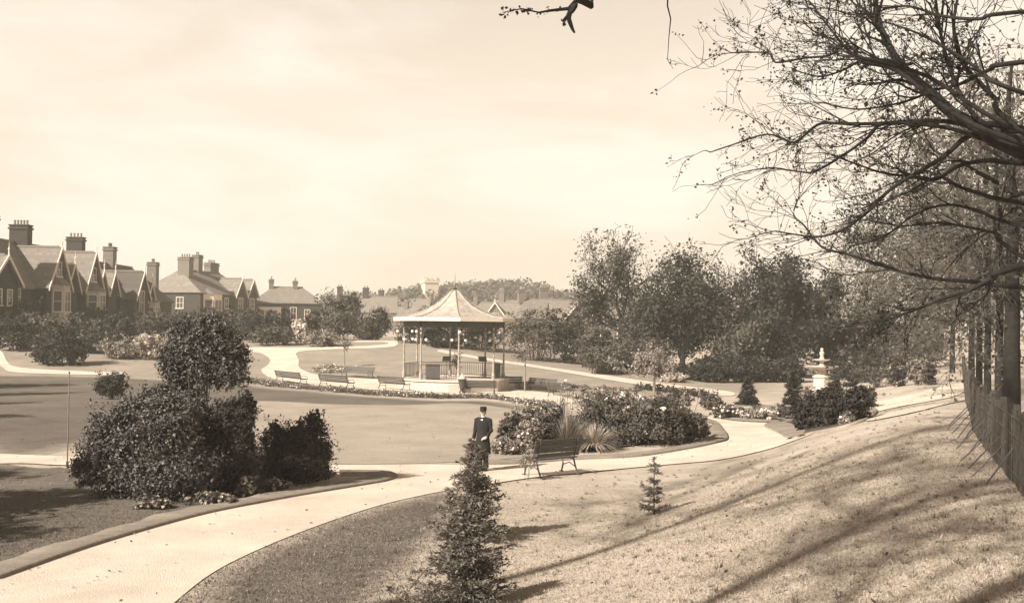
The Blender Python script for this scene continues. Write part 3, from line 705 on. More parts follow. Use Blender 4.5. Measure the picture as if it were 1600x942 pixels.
far_house(858, 466, 180, 11.5, 'nearer hipped house with a dark eave line above the bushes right of the bandstand', .22, hip=(3.2, 3.2), He=4.2, Hr=7.3, D=9, chims=[(2.2, 4.5, 6.6, 8.8, 1.0, 1.4, 3, BRICKP), (6.4, 5.5, 6.6, 9.2, 1.4, 1.0, 4, BRICKP)], wins=[(2.0, 0, 2.7, 1.0, 1.6), (5.2, 0, 2.7, 1.0, 1.6), (7.0, 0, 2.7, 1.0, 1.6), (9.8, 0, 2.7, 1.0, 1.6)])
far_house(908, 468, 172, 8.5, 'narrow gabled house at the left edge of the tall open tree', .1, wings=[(4, 6.5, 1.0, 7.9)], He=4.0, Hr=7.9, wins=[(2.6, -1.0, 2.8, .9, 1.6), (5.2, -1.0, 2.8, .9, 1.6)], chims=[(7, 4, 7, 9.6, .9, 1.3, 3)])
far_house(985, 478, 165, 11, 'brick house half hidden behind the trunk of the tall open tree', -.05, hip=(3, 3), He=4.3, Hr=7.0, wins=[(1.5, 0, 2.9, .9, 1.5), (4, 0, 2.9, .9, 1.5), (6.6, 0, 2.9, .9, 1.5), (9.4, 0, 2.9, .9, 1.5)])
tw = at(672, 437, 330); s_ = sc(330)
t = empty('water_tower', (tw.x, 330, tw.z - 17), .35, 'square crenellated stone tower on the skyline behind the bandstand roof', 'tower')
b = MB(); b.box((0, 0, 7), (4.2, 4.2, 20)); b.box((0, 0, 16.3), (4.7, 4.7, .7)); b.build('wall', STONE, t)
b = MB()
for i in range(4):
    for k in range(3):
        c = Matrix.Rotation(i * Q90, 3, 'Z') @ Vector((-1.5 + k * 1.5, -2.12, 17.1)); b.box(c, (.8, .4, .9), Matrix.Rotation(i * Q90, 3, 'Z'))
b.build('battlement', STONE, t)
for zz in (12, 6): window(t, (0, -2.1, zz), 1.0, 2.0); window(t, (-2.1, 0, zz), 1.0, 2.0, -Q90)

# ------------------------------------------------------------------ bandstand
BSD = 70.0
bp = at(709, 605, BSD); bs = empty('bandstand', (bp.x, BSD, hz(bp.x, BSD)), math.radians(8), 'octagonal bandstand with a pale concave roof on slim columns over a white plinth', 'bandstand')
RE, RC, EZ = 3.85, 3.18, 4.35
pz = at(706, 594, BSD - 3).z - bs.location.z
APO = RE
n8 = 8
def ring(r, z, n=8): return [(r * math.cos(2 * math.pi * (i) / n), r * math.sin(2 * math.pi * i / n), z) for i in range(n)]
b = MB(); b.lathe([(RC + .35, -.4), (RC + .35, pz - .12), (RC + .45, pz - .1), (RC + .45, pz), (0.01, pz + .01)], 8); b.build('plinth', STONE, bs)
for k in range(2): MB().box((0, -(RC + .35 + .2 + k * .3), pz * (.33 * (2 - k)) / 2), (1.4, .3, pz * .33 * (2 - k)), None).build('step', STONE, bs)
prof = [(RE, EZ), (RE - .02, EZ + .14), (3.1, EZ + .24), (2.4, EZ + .44), (1.9, EZ + .64), (1.35, EZ + .92), (.9, EZ + 1.25), (.5, EZ + 1.62), (.26, EZ + 1.86), (.01, EZ + 1.94)]
b = MB(); b.lathe([(RE - .12, EZ + .02)] + prof[1:], 8); b.build('roof', LEAD, bs)
b = MB()
for i in range(8):
    a = 2 * math.pi * i / 8
    b.tube([(r * math.cos(a), r * math.sin(a), z + .02) for r, z in prof[1:]], .035, 5)
b.build('roof_ribs', CREAM, bs)
b = MB()
R1 = ring(RE + .03, EZ - .06); R2 = ring(RE + .03, EZ + .16); R3 = ring(RE - .06, EZ + .16); R4 = ring(RE - .06, EZ - .06)
vs = R1 + R2 + R3 + R4
b.add(vs, [(i + 8 * k, (i + 1) % 8 + 8 * k, (i + 1) % 8 + 8 * ((k + 1) % 4), i + 8 * ((k + 1) % 4)) for i in range(8) for k in range(4)]); b.build('gutter', WHITE, bs)
b = MB(); b.lathe([(RE - .1, EZ - .02), (RC + .1, EZ - .1), (.02, EZ + .5), (.01, EZ + .55)], 8); b.build('ceiling', WOODD, bs)
b = MB()
for i in range(8):
    a0, a1 = 2 * math.pi * i / 8, 2 * math.pi * (i + 1) / 8
    p, q = Vector((RC * math.cos(a0), RC * math.sin(a0), EZ - .25)), Vector((RC * math.cos(a1), RC * math.sin(a1), EZ - .25))
    m_ = (p + q) / 2; dd = (q - p); ang = math.atan2(dd.y, dd.x)
    b.box(m_, (dd.length - .08, .12, .34), Matrix.Rotation(ang, 3, 'Z'))
b.build('frieze', WOODD, bs)
b = MB(); b.lathe([(.24, 1.78), (.12, 1.96), (.16, 2.02), (.05, 2.1), (.015, 2.3), (.008, 3.0)], 8, (0, 0, EZ)); b.build('finial', IRON, bs)
for i in range(8):
    a = 2 * math.pi * i / 8; c = (RC * math.cos(a), RC * math.sin(a), 0)
    b = MB(); b.lathe([(.11, pz), (.11, pz + .3), (.07, pz + .38), (.06, pz + 1.1), (.08, pz + 1.15), (.055, pz + 1.2), (.05, EZ - .9), (.08, EZ - .85), (.06, EZ - .42)], 10, c)
    col = b.build('column', CREAM, bs, smooth=False)
    b = MB(); u = Vector((math.cos(a), math.sin(a), 0)); v = Vector((-u.y, u.x, 0))
    for dr in (v, -v, u):
        P = [Vector((c[0], c[1], EZ - .95)) + dr * (.55 * (1 - math.cos(t_))) + Vector((0, 0, .55 * math.sin(t_))) for t_ in np.linspace(0, 1.5, 6)]
        b.tube(P, .03, 5)
    for dr in (v, -v): b.tube([Vector((c[0], c[1], EZ - 1.15)), Vector((c[0], c[1], EZ - 1.15)) + dr * .42], .018, 5)
    b.build('bracket', IRON, col)
    for dr, zz in ((v, -1.22), (-v, -1.22), (u, -.72)):
        g_ = Vector((c[0], c[1], EZ + zz)) + dr * .42; MB().sphere(g_, .095, 10, 7).build('lamp_globe', GLOBE, col)
for i in range(8):
    if i in (6,): continue
    a0, a1 = 2 * math.pi * i / 8, 2 * math.pi * (i + 1) / 8
    p, q = Vector((RC * math.cos(a0), RC * math.sin(a0), pz)), Vector((RC * math.cos(a1), RC * math.sin(a1), pz)); b = MB()
    for zz in (.12, .92): b.tube([p + Vector((0, 0, zz)), q + Vector((0, 0, zz))], .022, 5)
    for k in range(1, 16): c = p.lerp(q, k / 16); b.tube([c + Vector((0, 0, .1)), c + Vector((0, 0, .92))], .010, 4)
    b.build('railing', IRON, bs)
for i in (0, 5):
    b = MB()
    a0, a1 = 2 * math.pi * i / 8, 2 * math.pi * (i + 1) / 8; r_ = RC - .1
    p, q = Vector((r_ * math.cos(a0), r_ * math.sin(a0), pz + .5)), Vector((r_ * math.cos(a1), r_ * math.sin(a1), pz + .5)); p2 = p.lerp(q, .12); q2 = p.lerp(q, .5)
    dd = q2 - p2; b.box((p2 + q2) / 2, (dd.length, .04, .95), Matrix.Rotation(math.atan2(dd.y, dd.x), 3, 'Z')); b.build('wind_screen', WOODD, bs)
# music stands left on the floor
def music_stand(px, d, label):
    p = at(px, 560, d); root = empty('music_stand', (p.x, d, bs.location.z + pz + .012), random.Random(px).uniform(-.5, .5), label, 'music stand')
    b = MB(); b.tube([(0, 0, .0), (0, 0, 1.15)], .018, 6)
    for k in range(3): a = k * 2.09; b.tube([(0, 0, .25), (.32 * math.cos(a), .32 * math.sin(a), 0.012)], .012, 5)
    b.build('tripod', IRON, root); MB().box((0, 0, 1.2), (.55, .03, .36), Matrix.Rotation(.5, 3, 'X')).build('desk', IRON, root)
music_stand(698, 70.4, 'dark music stand near the middle column of the bandstand')
music_stand(754, 70.8, 'dark music stand near the right columns of the bandstand')
# litter bin on the path edge before the plinth
p = at(722, 606, BSD - 4.3); r_ = empty('litter_bin', (p.x, p.y, hz(p.x, p.y) + .03), 0, 'small dark urn with a pale lid standing before the bandstand plinth', 'urn')
MB().lathe([(.16, 0), (.19, .05), (.1, .14), (.14, .25), (.24, .75), (.27, .82), (.24, .84)], 12).build('bowl', IRON, r_)
MB().lathe([(.25, .84), (.2, .95), (.05, 1.05), (.07, 1.1), (.02, 1.16)], 12).build('lid', STONE, r_)

# ------------------------------------------------------------------ benches
def make_bench(L, loc, rz, label, group):
    r = empty('park_bench', loc, rz, label, 'bench', group)      # local -y = the sitter's front
    b = MB()
    for k in range(4): b.box((0, .0 - .115 * k + .06, .43 - (.012 if k in (1, 2) else 0)), (L, .095, .035))
    b.build('seat', WOODD, r, bevel=.006)
    b = MB(); T = Matrix.Rotation(-.2, 3, 'X')
    for k in range(4): b.box((0, .155 + .036 * k, .56 + .125 * k - .02), (L, .03, .105), T)
    b.build('backrest', WOODD, r, bevel=.006)
    for x in (-L / 2 + .16, L / 2 - .16):
        b = MB()
        b.tube([(x, -.36, 0), (x, -.30, .22), (x, -.33, .40), (x, -.0, .405), (x, .12, .40), (x, .17, .56), (x, .31, 1.0)], .024, 6)
        b.tube([(x, .30, 0), (x, .20, .18), (x, .12, .40)], .026, 6)
        b.tube([(x, -.33, .40), (x, -.36, .55), (x, -.28, .66), (x, -.05, .67), (x, .17, .64)], .02, 6)
        b.tube([(x, -.29, .2), (x, -.05, .28), (x, .2, .18)], .014, 5)
        b.box((x, -.37, .012), (.06, .12, .024)); b.box((x, .31, .012), (.06, .12, .024))
        b.build('leg', IRON, r)
    return r
def bench_px(pxa, pya, pxb, pyb, label, group='benches round the bandstand path', face=math.pi, off=.03, L=None):
    a, b_ = gp(pxa, pya), gp(pxb, pyb); c = (a + b_) / 2; dd = b_ - a; rz = math.atan2(dd.y, dd.x)
    o = make_bench(L or dd.length, (c.x, c.y, hz(c.x, c.y) + off), rz + face, label, group)
    if c.y > 50: o.scale = (1, .95, .8)
    return o
bench_px(826, 746, 898, 739, 'dark slatted bench seen from behind on the near path, by the standing man', 'park benches', math.pi)
for a in [(434, 596, 474, 601, 'bench nearest the path junction, leftmost of those left of the bandstand'),
          (502, 604, 548, 608, 'second bench from the left, below the oval flowerbed'),
          (594, 607, 636, 611, 'third bench from the left, beside the left end of the plinth'),
          (718, 614, 776, 616, 'bench directly in front of the bandstand plinth'),
          (857, 618, 896, 620, 'bench right of the bandstand, its right end behind the flowering bushes')]:
    bench_px(*a, face=math.pi)
for a in [(786, 607, 815, 608, 'bench on the far side of the path just right of the plinth'), (822, 609, 866, 613, 'bench beyond the path between the thin tree and the bush clump')]:
    bench_px(*a, face=0)
bench_px(536, 588, 582, 592, 'bench standing on the grass side behind the second bench', face=0)

# ------------------------------------------------------------------ fountain
def fountain(px, py, hpx, label, big=True):
    p = gp(px, py); k = hpx * sc(p.y) / 2.6; r = empty('fountain', p, 0, label, 'fountain')
    def L(name, prof, n=20, m=STONE): return MB().lathe([(a * k, z * k) for a, z in prof], n).build(name, m, r)
    L('base', [(.62, -.2), (.62, .12), (.5, .14), (.48, .8), (.56, .86), (.56, .95), (.42, 1.0)], 8)
    L('pedestal', [(.4, 1.0), (.3, 1.06), (.2, 1.25), (.26, 1.33)])
    L('lower_basin', [(.2, 1.3), (.6, 1.36), (.95, 1.48), (.98, 1.54), (.9, 1.53), (.4, 1.44), (.02, 1.43)])
    L('column', [(.16, 1.43), (.2, 1.55), (.1, 1.72), (.15, 1.8)])
    L('upper_basin', [(.1, 1.8), (.3, 1.83), (.48, 1.9), (.48, 1.94), (.2, 1.88), (.02, 1.87)])
    L('finial_figure', [(.1, 1.88), (.16, 1.95), (.1, 2.1), (.14, 2.25), (.15, 2.34), (.07, 2.42), (.1, 2.5), (.08, 2.58), (.02, 2.62)], 12)
    return r
fountain(1284, 612, 68, 'tall two tiered white stone fountain before the dark trees')
fountain(1384, 575, 34, 'small pale fountain far off under the bare trees')

# ------------------------------------------------------------------ thin poles
def pole(px, py0, py1, label, r=.035):
    p = gp(px, py0); H = at(px, py1, p.y).z - p.z; rt = empty('flag_pole' if r > .05 else 'thin_pole', p, 0, label, 'pole')
    MB().tube([(0, 0, -.2), (0, 0, H)], [r, r * .7], 8).build('shaft', WOOD, rt); MB().lathe([(r * 2, 0), (r * 2, .12), (r, .16)], 8).build('base', IRON, rt)
    MB().sphere((0, 0, H + r), r * 1.5, 8, 6).build('cap', IRON, rt)
pole(105, 729, 583, 'thin pale pole rising from the left path edge', .018)

# ------------------------------------------------------------------ fence on the bank
fr = empty('iron_fence', (fence_x(16.0), 16, hz(fence_x(16.0), 16)), 0, 'long dark pale fence with raking stays along the top of the bank', 'fence')
fo = Vector(fr.location)
ys = [10.0]; 
while ys[-1] < 110: ys.append(ys[-1] + 2.0 + max(0, ys[-1] - 40) * .05)
def fp(y, dz=0, dx=0): x = float(fence_x(y)) + dx; return Vector((x, y, hz(x, y) + dz)) - fo
FH = 1.08
rails = MB()
yy = np.arange(10, 112, 1.0)
for zz in (.18, .72, FH - .1):
    rails.tube([fp(y, zz) for y in yy], .02, 5)
rails.build('rail', WOODD, fr)
pal = MB(); y = 10.0
while y < 110:
    a = fp(y); lean = .10 * math.sin(y * 3.1) * .3
    pal.box(a + Vector((0, lean, FH / 2)), (.018, .022, FH * (1 + .03 * math.sin(y * 7)))); y += .21 if y < 45 else .3
pal.build('paling', mat('fence_rust', .07, noise=.3, scale=7), fr)
for y in ys: MB().box(fp(y, FH / 2 + .02, .06), (.07, .07, FH + .1)).build('post', WOODD, fr)
y = 15.8; rg = np.random.default_rng(5)
while y < 27:
    a = fp(y + rg.uniform(-.1, .1), FH * .5); b_ = fp(y - .1, -.05, -.55 + rg.uniform(-.12, .12)); MB().tube([a, b_], [.011, .014], 6).build('stay', WOODD, fr); y += 1.05 if y < 34 else 2.6

# ------------------------------------------------------------------ man by the path
def person():
    p = gp(754, 736); root = bpy.data.objects.new('tmp', None)
    # skeleton: facing the camera (-y), slightly turned
    J = {'pel': (0, 0, .93, .13, .10), 'sp': (0, 0, 1.12, .125, .095), 'ch': (0, -.01, 1.32, .155, .10), 'nb': (0, .0, 1.46, .08, .07), 'nk': (0, -.005, 1.53, .052, .052), 'hd': (0, -.015, 1.60, .062, .072), 'ht': (0, -.005, 1.70, .072, .085), 'tp': (0, 0, 1.745, .05, .06)}
    E = [('pel', 'sp'), ('sp', 'ch'), ('ch', 'nb'), ('nb', 'nk'), ('nk', 'hd'), ('hd', 'ht'), ('ht', 'tp')]
    for s, n in ((-1, 'l'), (1, 'r')):
        J['hip' + n] = (.09 * s, 0, .88, .095, .095); J['kn' + n] = (.10 * s, -.02 - .02 * s, .49, .06, .06); J['an' + n] = (.105 * s, .015 - .02 * s, .09, .04, .045); J['ft' + n] = (.12 * s, -.15 - .02 * s, .035, .038, .032)
        J['sh' + n] = (.185 * s, 0, 1.42, .065, .06); J['el' + n] = (.25 * s, .02, 1.14, .045, .045)
        E += [('pel', 'hip' + n), ('hip' + n, 'kn' + n), ('kn' + n, 'an' + n), ('an' + n, 'ft' + n), ('nb', 'sh' + n), ('sh' + n, 'el' + n)]
    wr = {'r': Vector((.17, -.15, .97)), 'l': Vector((-.27, -.05, .90))}; hdv = {'r': Vector((-.75, -.35, -.35)).normalized(), 'l': Vector((0, -.15, -1)).normalized()}
    for n in 'lr':
        w_, v = wr[n], hdv[n]; side = Vector((0, 1, 0)) if n == 'l' else Vector((0, -.35, -.9)).normalized(); 
        J['wr' + n] = (*w_, .028, .032); pc = w_ + v * .06; J['pm' + n] = (*pc, .022, .036); E += [('el' + n, 'wr' + n), ('wr' + n, 'pm' + n)]
        curl = Vector((.0, -.6, .2)) if n == 'l' else Vector((-.1, .6, -.3))
        for i in range(4):
            o = side * (.027 - .018 * i); L = (.075, .085, .08, .062)[i]; a = pc + v * .035 + o; k1 = a + v * L * .5 + curl * .006; k2 = k1 + (v + curl * .5).normalized() * L * .5
            for q, pt in enumerate((a, k1, k2)): J[f'f{n}{i}{q}'] = (*pt, .0095 - .001 * q, .0095 - .001 * q)
            E += [('pm' + n, f'f{n}{i}0'), (f'f{n}{i}0', f'f{n}{i}1'), (f'f{n}{i}1', f'f{n}{i}2')]
        a = w_ + v * .03 + side * .035; b_ = a + v * .035 + side * .015
        J['t0' + n] = (*a, .011, .011); J['t1' + n] = (*b_, .009, .009); E += [('wr' + n, 't0' + n), ('t0' + n, 't1' + n)]
    names = list(J); me = bpy.data.meshes.new('person'); me.from_pydata([J[k][:3] for k in names], [(names.index(a), names.index(b)) for a, b in E], [])
    o = bpy.data.objects.new('person', me); C.objects.link(o)
    o.modifiers.new('skin', 'SKIN'); sv = me.skin_vertices[0].data
    for i, k in enumerate(names): sv[i].radius = J[k][3:5]
    sv[0].use_root = True
    o.modifiers.new('sub', 'SUBSURF').levels = 2; o.modifiers['sub'].render_levels = 2
    dg = bpy.context.evaluated_depsgraph_get(); em = bpy.data.meshes.new_from_object(o.evaluated_get(dg)); bpy.data.objects.remove(o)
    b = MB(); b.v = [tuple(v.co) for v in em.vertices]; b.f = [tuple(q.vertices) for q in em.polygons]
    b.add([(-.013, -.088, 1.625), (.013, -.088, 1.625), (0, -.112, 1.63), (0, -.09, 1.67)], [(0, 1, 2), (1, 3, 2), (3, 0, 2), (0, 3, 1)])   # nose
    for s in (-1, 1): b.sphere((.078 * s, 0, 1.645), .022, 8, 6, (.5, 1, 1.4)); b.sphere((.027 * s, -.084, 1.665), .011, 8, 6)
    b.sphere((0, -.088, 1.60), .02, 8, 5, (1.2, .3, .25))
    body = b.build('person', SKIN, None, smooth=True)
    # coat: loops of ellipses from hem to collar
    def shell(prof, n=24, cx=0, m=CLOTH, name='coat', wob=0):
        vs = []; fs = []
        for rx, ry, z, ox in prof:
            for i in range(n):
                a = 2 * math.pi * i / n; k = 1 + wob * math.sin(a * 5 + z * 3); vs.append((ox + rx * k * math.cos(a), ry * k * math.sin(a), z))
        for j in range(len(prof) - 1):
            for i in range(n): fs.append((j * n + i, j * n + (i + 1) % n, (j + 1) * n + (i + 1) % n, (j + 1) * n + i))
        return vs, fs
    b = MB(); b.add(*shell([(.235, .19, .48, 0), (.24, .19, .5, 0), (.222, .17, .75, 0), (.19, .145, 1.0, 0), (.18, .135, 1.12, 0), (.215, .145, 1.3, 0), (.225, .14, 1.40, 0), (.20, .125, 1.455, 0), (.14, .11, 1.495, 0), (.085, .085, 1.525, 0)], wob=.03))
    for n, s in (('l', -1), ('r', 1)):
        sh, el, w_ = Vector(J['sh' + n][:3]), Vector(J['el' + n][:3]), wr[n]
        b.tube([sh + Vector((-.06 * s, 0, .02)), sh + Vector((.01 * s, 0, .005)), sh.lerp(el, .5), el, el.lerp(w_, .6), w_], [.085, .09, .074, .064, .056, .052], 12)
    # lapels
    for s in (-1, 1): b.add([(.01 * s, -.135, 1.22), (.085 * s, -.128, 1.40), (.05 * s, -.095, 1.50), (.02 * s, -.14, 1.24)], [(0, 1, 2, 3)])
    b.build('coat', CLOTH, body, smooth=True)
    b = MB()
    for n in 'lr':
        hp, kn, an = [Vector(J[k + n][:3]) for k in ('hip', 'kn', 'an')]; b.tube([hp, hp.lerp(kn, .5), kn, kn.lerp(an, .5), an + Vector((0, 0, -.02))], [.12, .1, .082, .078, .082], 12)
    b.build('trousers', CLOTH, body, smooth=True)
    for n in 'lr':
        ft = Vector(J['ft' + n][:3]); an = Vector(J['an' + n][:3]); q = (ft + an) / 2; sh_ = MB(); sh_.sphere((q.x, q.y - .03, .05), .06, 12, 8, (.85, 2.5, .8)); sh_.box((q.x, q.y - .03, .012), (.09, .28, .024)); sh_.build('shoe', IRON, body, smooth=False)
    b = MB(); b.lathe([(.092, 1.695), (.095, 1.74), (.098, 1.75), (.10, 1.80), (.088, 1.82), (.02, 1.825)], 20, (0, .0, 0)); b.add([(.085 * math.cos(a), -.02 - (.13) * math.sin(a), 1.70 - .015 * math.sin(a)) for a in np.linspace(.0, math.pi, 9)] + [(.085 * math.cos(a), -.02 - (.08) * math.sin(a), 1.712) for a in np.linspace(.0, math.pi, 9)], [(i, i + 1, i + 10, i + 9) for i in range(8)] )
    b.build('cap', CLOTH, body)
    b = MB(); b.lathe([(.068, 1.49), (.062, 1.545), (.058, 1.545)], 16); b.add([(-.03, -.125, 1.47), (.03, -.125, 1.47), (.012, -.142, 1.36), (-.012, -.142, 1.36)], [(0, 1, 2, 3)]); b.build('collar', SHIRT, body)
    b = MB()
    for s in (-1, 1): b.add([(.0765 * s * math.cos(.2), .03, 1.70), (.088 * s, .0, 1.66), (.07 * s, .06, 1.60), (.03 * s, .1, 1.62)], [(0, 1, 2, 3)])
    b.add([(x, .078 - abs(x) * .4, z) for z in (1.60, 1.70) for x in (-.06, -.02, .02, .06)], [(0, 1, 5, 4), (1, 2, 6, 5), (2, 3, 7, 6)]); b.build('hair', BARKD, body)
    body.location = (p.x, p.y, p.z + .03); body.rotation_euler = (0, 0, math.radians(-18)); body.scale = (.93, .95, .95)
    tag(body, 'man in a long dark coat and peaked cap standing by the near path', 'person')
person()

# ------------------------------------------------------------------ planting
def shaped(pxc, py_base, blobs_px, label, m, n, leaf, name='shrub', cat='shrub', d=None, group=None, flowers=0, dep=.75, per=26, spread=.16, shell=.55, stemr=.04, nst=7):
    "shrub whose lobes are given as (px, py, rx, ry) seen from the front"
    SEED[0] += 1; rg = np.random.default_rng(SEED[0]); b = gp(pxc, py_base) if d is None else at(pxc, py_base, d)
    if d is not None: b.z = hz(b.x, b.y)
    d = b.y; k = sc(d); root = empty(name, b, 0, label, cat, group); bl = []
    for q in blobs_px:
        px, py, rx, ry = q[:4]; bl.append(((px - pxc) * k, (q[4] if len(q) > 4 else rg.uniform(-.3, .3) * rx * k), (py_base - py) * k, rx * k, rx * k * dep, ry * k))
    bush_mesh('foliage', bl, n, leaf, m, rg, root, zmin=-.1, per=per, spread=spread, shell=shell)
    sb = MB(); Q = []; nsh = int(min(70, max(12, n / 700)))
    for i in range(nsh):
        q = bl[rg.integers(0, len(bl))]; dv = unit(rg.normal(0, 1, 3) * np.array([1, .8, 1]) + np.array([0, 0, .5])); p0 = np.array(q[:3]) + dv * np.array(q[3:6]) * .75; Ls = rg.uniform(.25, .6) * min(1.2, q[3] + .4)
        p1 = p0 + dv * Ls * .6; p2 = p1 + unit(dv + np.array([0, 0, .6]) + rg.normal(0, .3, 3)) * Ls * .5
        if p0[2] < .1: continue
        sb.tube([p0, p1, p2], [leaf * .1, leaf * .08, leaf * .04], 3)
        for t in rg.uniform(.2, 1, 16): Q.append(p0 * (1 - t) ** 2 + 2 * p1 * t * (1 - t) + p2 * t * t + rg.normal(0, leaf * .6, 3))
    Q = np.array(Q); V, Fc = leaf_geo(Q, leaf * 1.1, np.tile([0, -.2, .7], (len(Q), 1)), rg, 2.0); sh = npmesh('shoots', V, Fc, m, root, var=rg.uniform(.2, 1, len(V))); sb.build('twigs', BARK, sh)
    Hh = max(q[2] + q[5] for q in bl); Rr = max(abs(q[0]) + q[3] for q in bl)
    stems('stem', Hh * .85, Rr * .8, rg, root, BARK, n=nst, r=stemr)
    if flowers:
        P, nr, v = blob_points(bl, flowers * 3, rg, per=5, spread=.06, shell=.95); q = P[:, 2] > .05
        V, Fc = leaf_geo(P[q], leaf * 1.0, nr[q], rg, 1.1); npmesh('flowers', V, Fc, FLOWER, root, var=np.repeat(v[q], 4))
    return root
# the big dark clump at the near left
shaped(225, 780, [(150, 712, 30, 40), (175, 680, 34, 42), (205, 655, 30, 34), (240, 640, 30, 34), (270, 655, 36, 40), (225, 700, 60, 62), (200, 745, 52, 36), (262, 745, 56, 38), (300, 730, 36, 42), (135, 742, 20, 22), (188, 640, 10, 12), (252, 612, 12, 14)], 'broad glossy leaved bush, lowest and leftmost of the big dark clump', L_GLOSS, 52000, .07, group='bushes of the big near clump', per=34, spread=.2, shell=.5)
shaped(312, 768, [(295, 540, 30, 32), (332, 536, 32, 33), (354, 560, 24, 32), (272, 566, 24, 28), (315, 564, 44, 34), (350, 585, 34, 20), (278, 590, 22, 16), (312, 508, 20, 12), (288, 618, 20, 22), (296, 668, 38, 40), (310, 725, 55, 42), (256, 556, 8, 12), (366, 540, 9, 10)], 'tallest bush of the near clump, its round head rising above the others', L_GLOSS, 62000, .068, group='bushes of the big near clump', dep=.7, per=34, spread=.2, shell=.5)
shaped(357, 772, [(348, 655, 26, 32), (376, 648, 18, 32), (360, 700, 36, 50), (350, 745, 40, 32), (380, 700, 16, 40), (388, 632, 8, 16)], 'upright nearly black bush on the right side of the near clump', L_DARK, 36000, .065, group='bushes of the big near clump', per=40)
shaped(462, 752, [(428, 690, 20, 24), (448, 700, 26, 38), (485, 690, 28, 36), (504, 715, 14, 28), (462, 722, 52, 30), (490, 664, 10, 20), (492, 652, 5, 9), (430, 668, 9, 12), (410, 728, 22, 22), (466, 672, 12, 10)], 'smaller dark bush with a pointed tip, right of the near clump', L_DARK, 26000, .068, group='bushes of the big near clump')
for (px, py, ww, hh, lab) in [(178, 776, 50, 22, 'low white flowering plants at the left foot of the near clump'), (238, 795, 70, 20, 'low pale flowers at the foot of the broad glossy bush'), (332, 789, 90, 22, 'low white flowers at the foot of the upright dark bush'), (384, 776, 44, 36, 'pale flowering plant between the upright bush and the pointed bush'), (430, 768, 60, 20, 'low pale flowers at the foot of the pointed bush')]:
    bush(px, py, ww, hh, lab, L_MID, name='flowering_plant', cat='plant', n=1500, leaf=.065, flowers=110, fm=L_VPALE)
# round bush on the left lawn and the left belt
shaped(172, 624, [(172, 600, 21, 17), (160, 604, 12, 12), (186, 603, 11, 12)], 'small round dark bush on its own on the left lawn', L_DARK, 5000, .11, stemr=.05, nst=3)
shaped(95, 570, [(95, 542, 36, 26), (75, 548, 22, 20), (118, 550, 20, 20), (95, 522, 22, 14)], 'wide dark rounded bush beyond the left path', L_DARK, 6500, .2)
LB = [(20, 548, 60, 75, L_DARK, 'dark bush at the left edge below the leftmost house'), (45, 545, 50, 45, L_PALE, 'pale bush between the left edge and the wide dark bush'),
      (60, 535, 70, 60, L_MID, 'mid tone bush behind the wide dark bush, below the leftmost house'), (130, 535, 80, 55, L_MID, 'bush beneath the stacked bay windows'),
      (150, 552, 60, 38, L_DARK, 'low dark bush right of the wide dark bush'), (185, 540, 64, 62, L_DARK, 'dark bush below the spiked gable house'),
      (190, 560, 70, 30, L_PALE, 'low pale leaved bush in front of the dark ones, left of the tall near bush'), (232, 562, 60, 42, L_VPALE, 'palest bush, touching the left side of the tall near bush'),
      (232, 535, 70, 62, L_MID, 'bush below the pale edged gable'), (275, 535, 80, 60, L_MID, 'bush under the tapering chimney house'),
      (325, 530, 80, 60, L_DARK, 'dark bush directly behind the head of the tall near bush'), (372, 530, 60, 62, L_MID, 'bush below the twin small gables'),
      (400, 535, 60, 50, L_DARK, 'dark bush left below the low hipped villa'), (425, 540, 70, 34, L_MID, 'low bush along the far path under the low villa'),
      (440, 528, 60, 45, L_DARK, 'dark bush directly under the white bay of the low villa'), (505, 541, 60, 26, L_PALE, 'low pale bush at the far path, left of the thin young tree'),
      (496, 528, 50, 40, L_DARK, 'dark bush between the low villa and the round brown tree'), (572, 528, 50, 32, L_PALE, 'pale low bush at the bend of the far path'), (590, 520, 40, 40, L_DARK, 'dark bush just left of the bandstand eave')]
for i, (px, py, ww, hh, mm, lab) in enumerate(LB):
    bush(px, py, ww * 1.25, hh * (.82 if hh > 50 else 1), lab, mm, n=2600, leaf=.24, d=min(gp(px, py).y, 112), lobes=6, group='bushes of the left belt')
bush(467, 521, 36, 22, 'bright white flowering bush below the low villa', L_VPALE, n=900, leaf=.22, d=104, flowers=300)
for (px, py, ww, hh, d, lab) in [(40, 505, 90, 60, 100, 'ivy dark tree standing against the leftmost house'), (150, 500, 60, 45, 118, 'small tree before the bays of the second house'), (215, 505, 56, 40, 128, 'small tree before the spiked gable house'), (290, 505, 70, 40, 140, 'small tree hiding the foot of the tapering chimney house'), (385, 505, 56, 45, 150, 'small tree hiding the foot of the pale roofed villa')]:
    leafy_tree(px, py + 30, ww, hh + 12, lab, m=L_DARK, n=3000, d=d, leaf=.28, lev=2, open_=1.3, group='small trees before the terrace', fork=.1)
leafy_tree(530, 528, 92, 88, 'round brown tree between the low villa and the bandstand', m=L_MID, n=9000, d=112, leaf=.26, lev=3, open_=1.2, fork=.12)
leafy_tree(590, 520, 60, 52, 'pale thin crowned tree left of the bandstand roof', m=L_PALE, n=1800, d=120, leaf=.26, lev=2, open_=1.3)
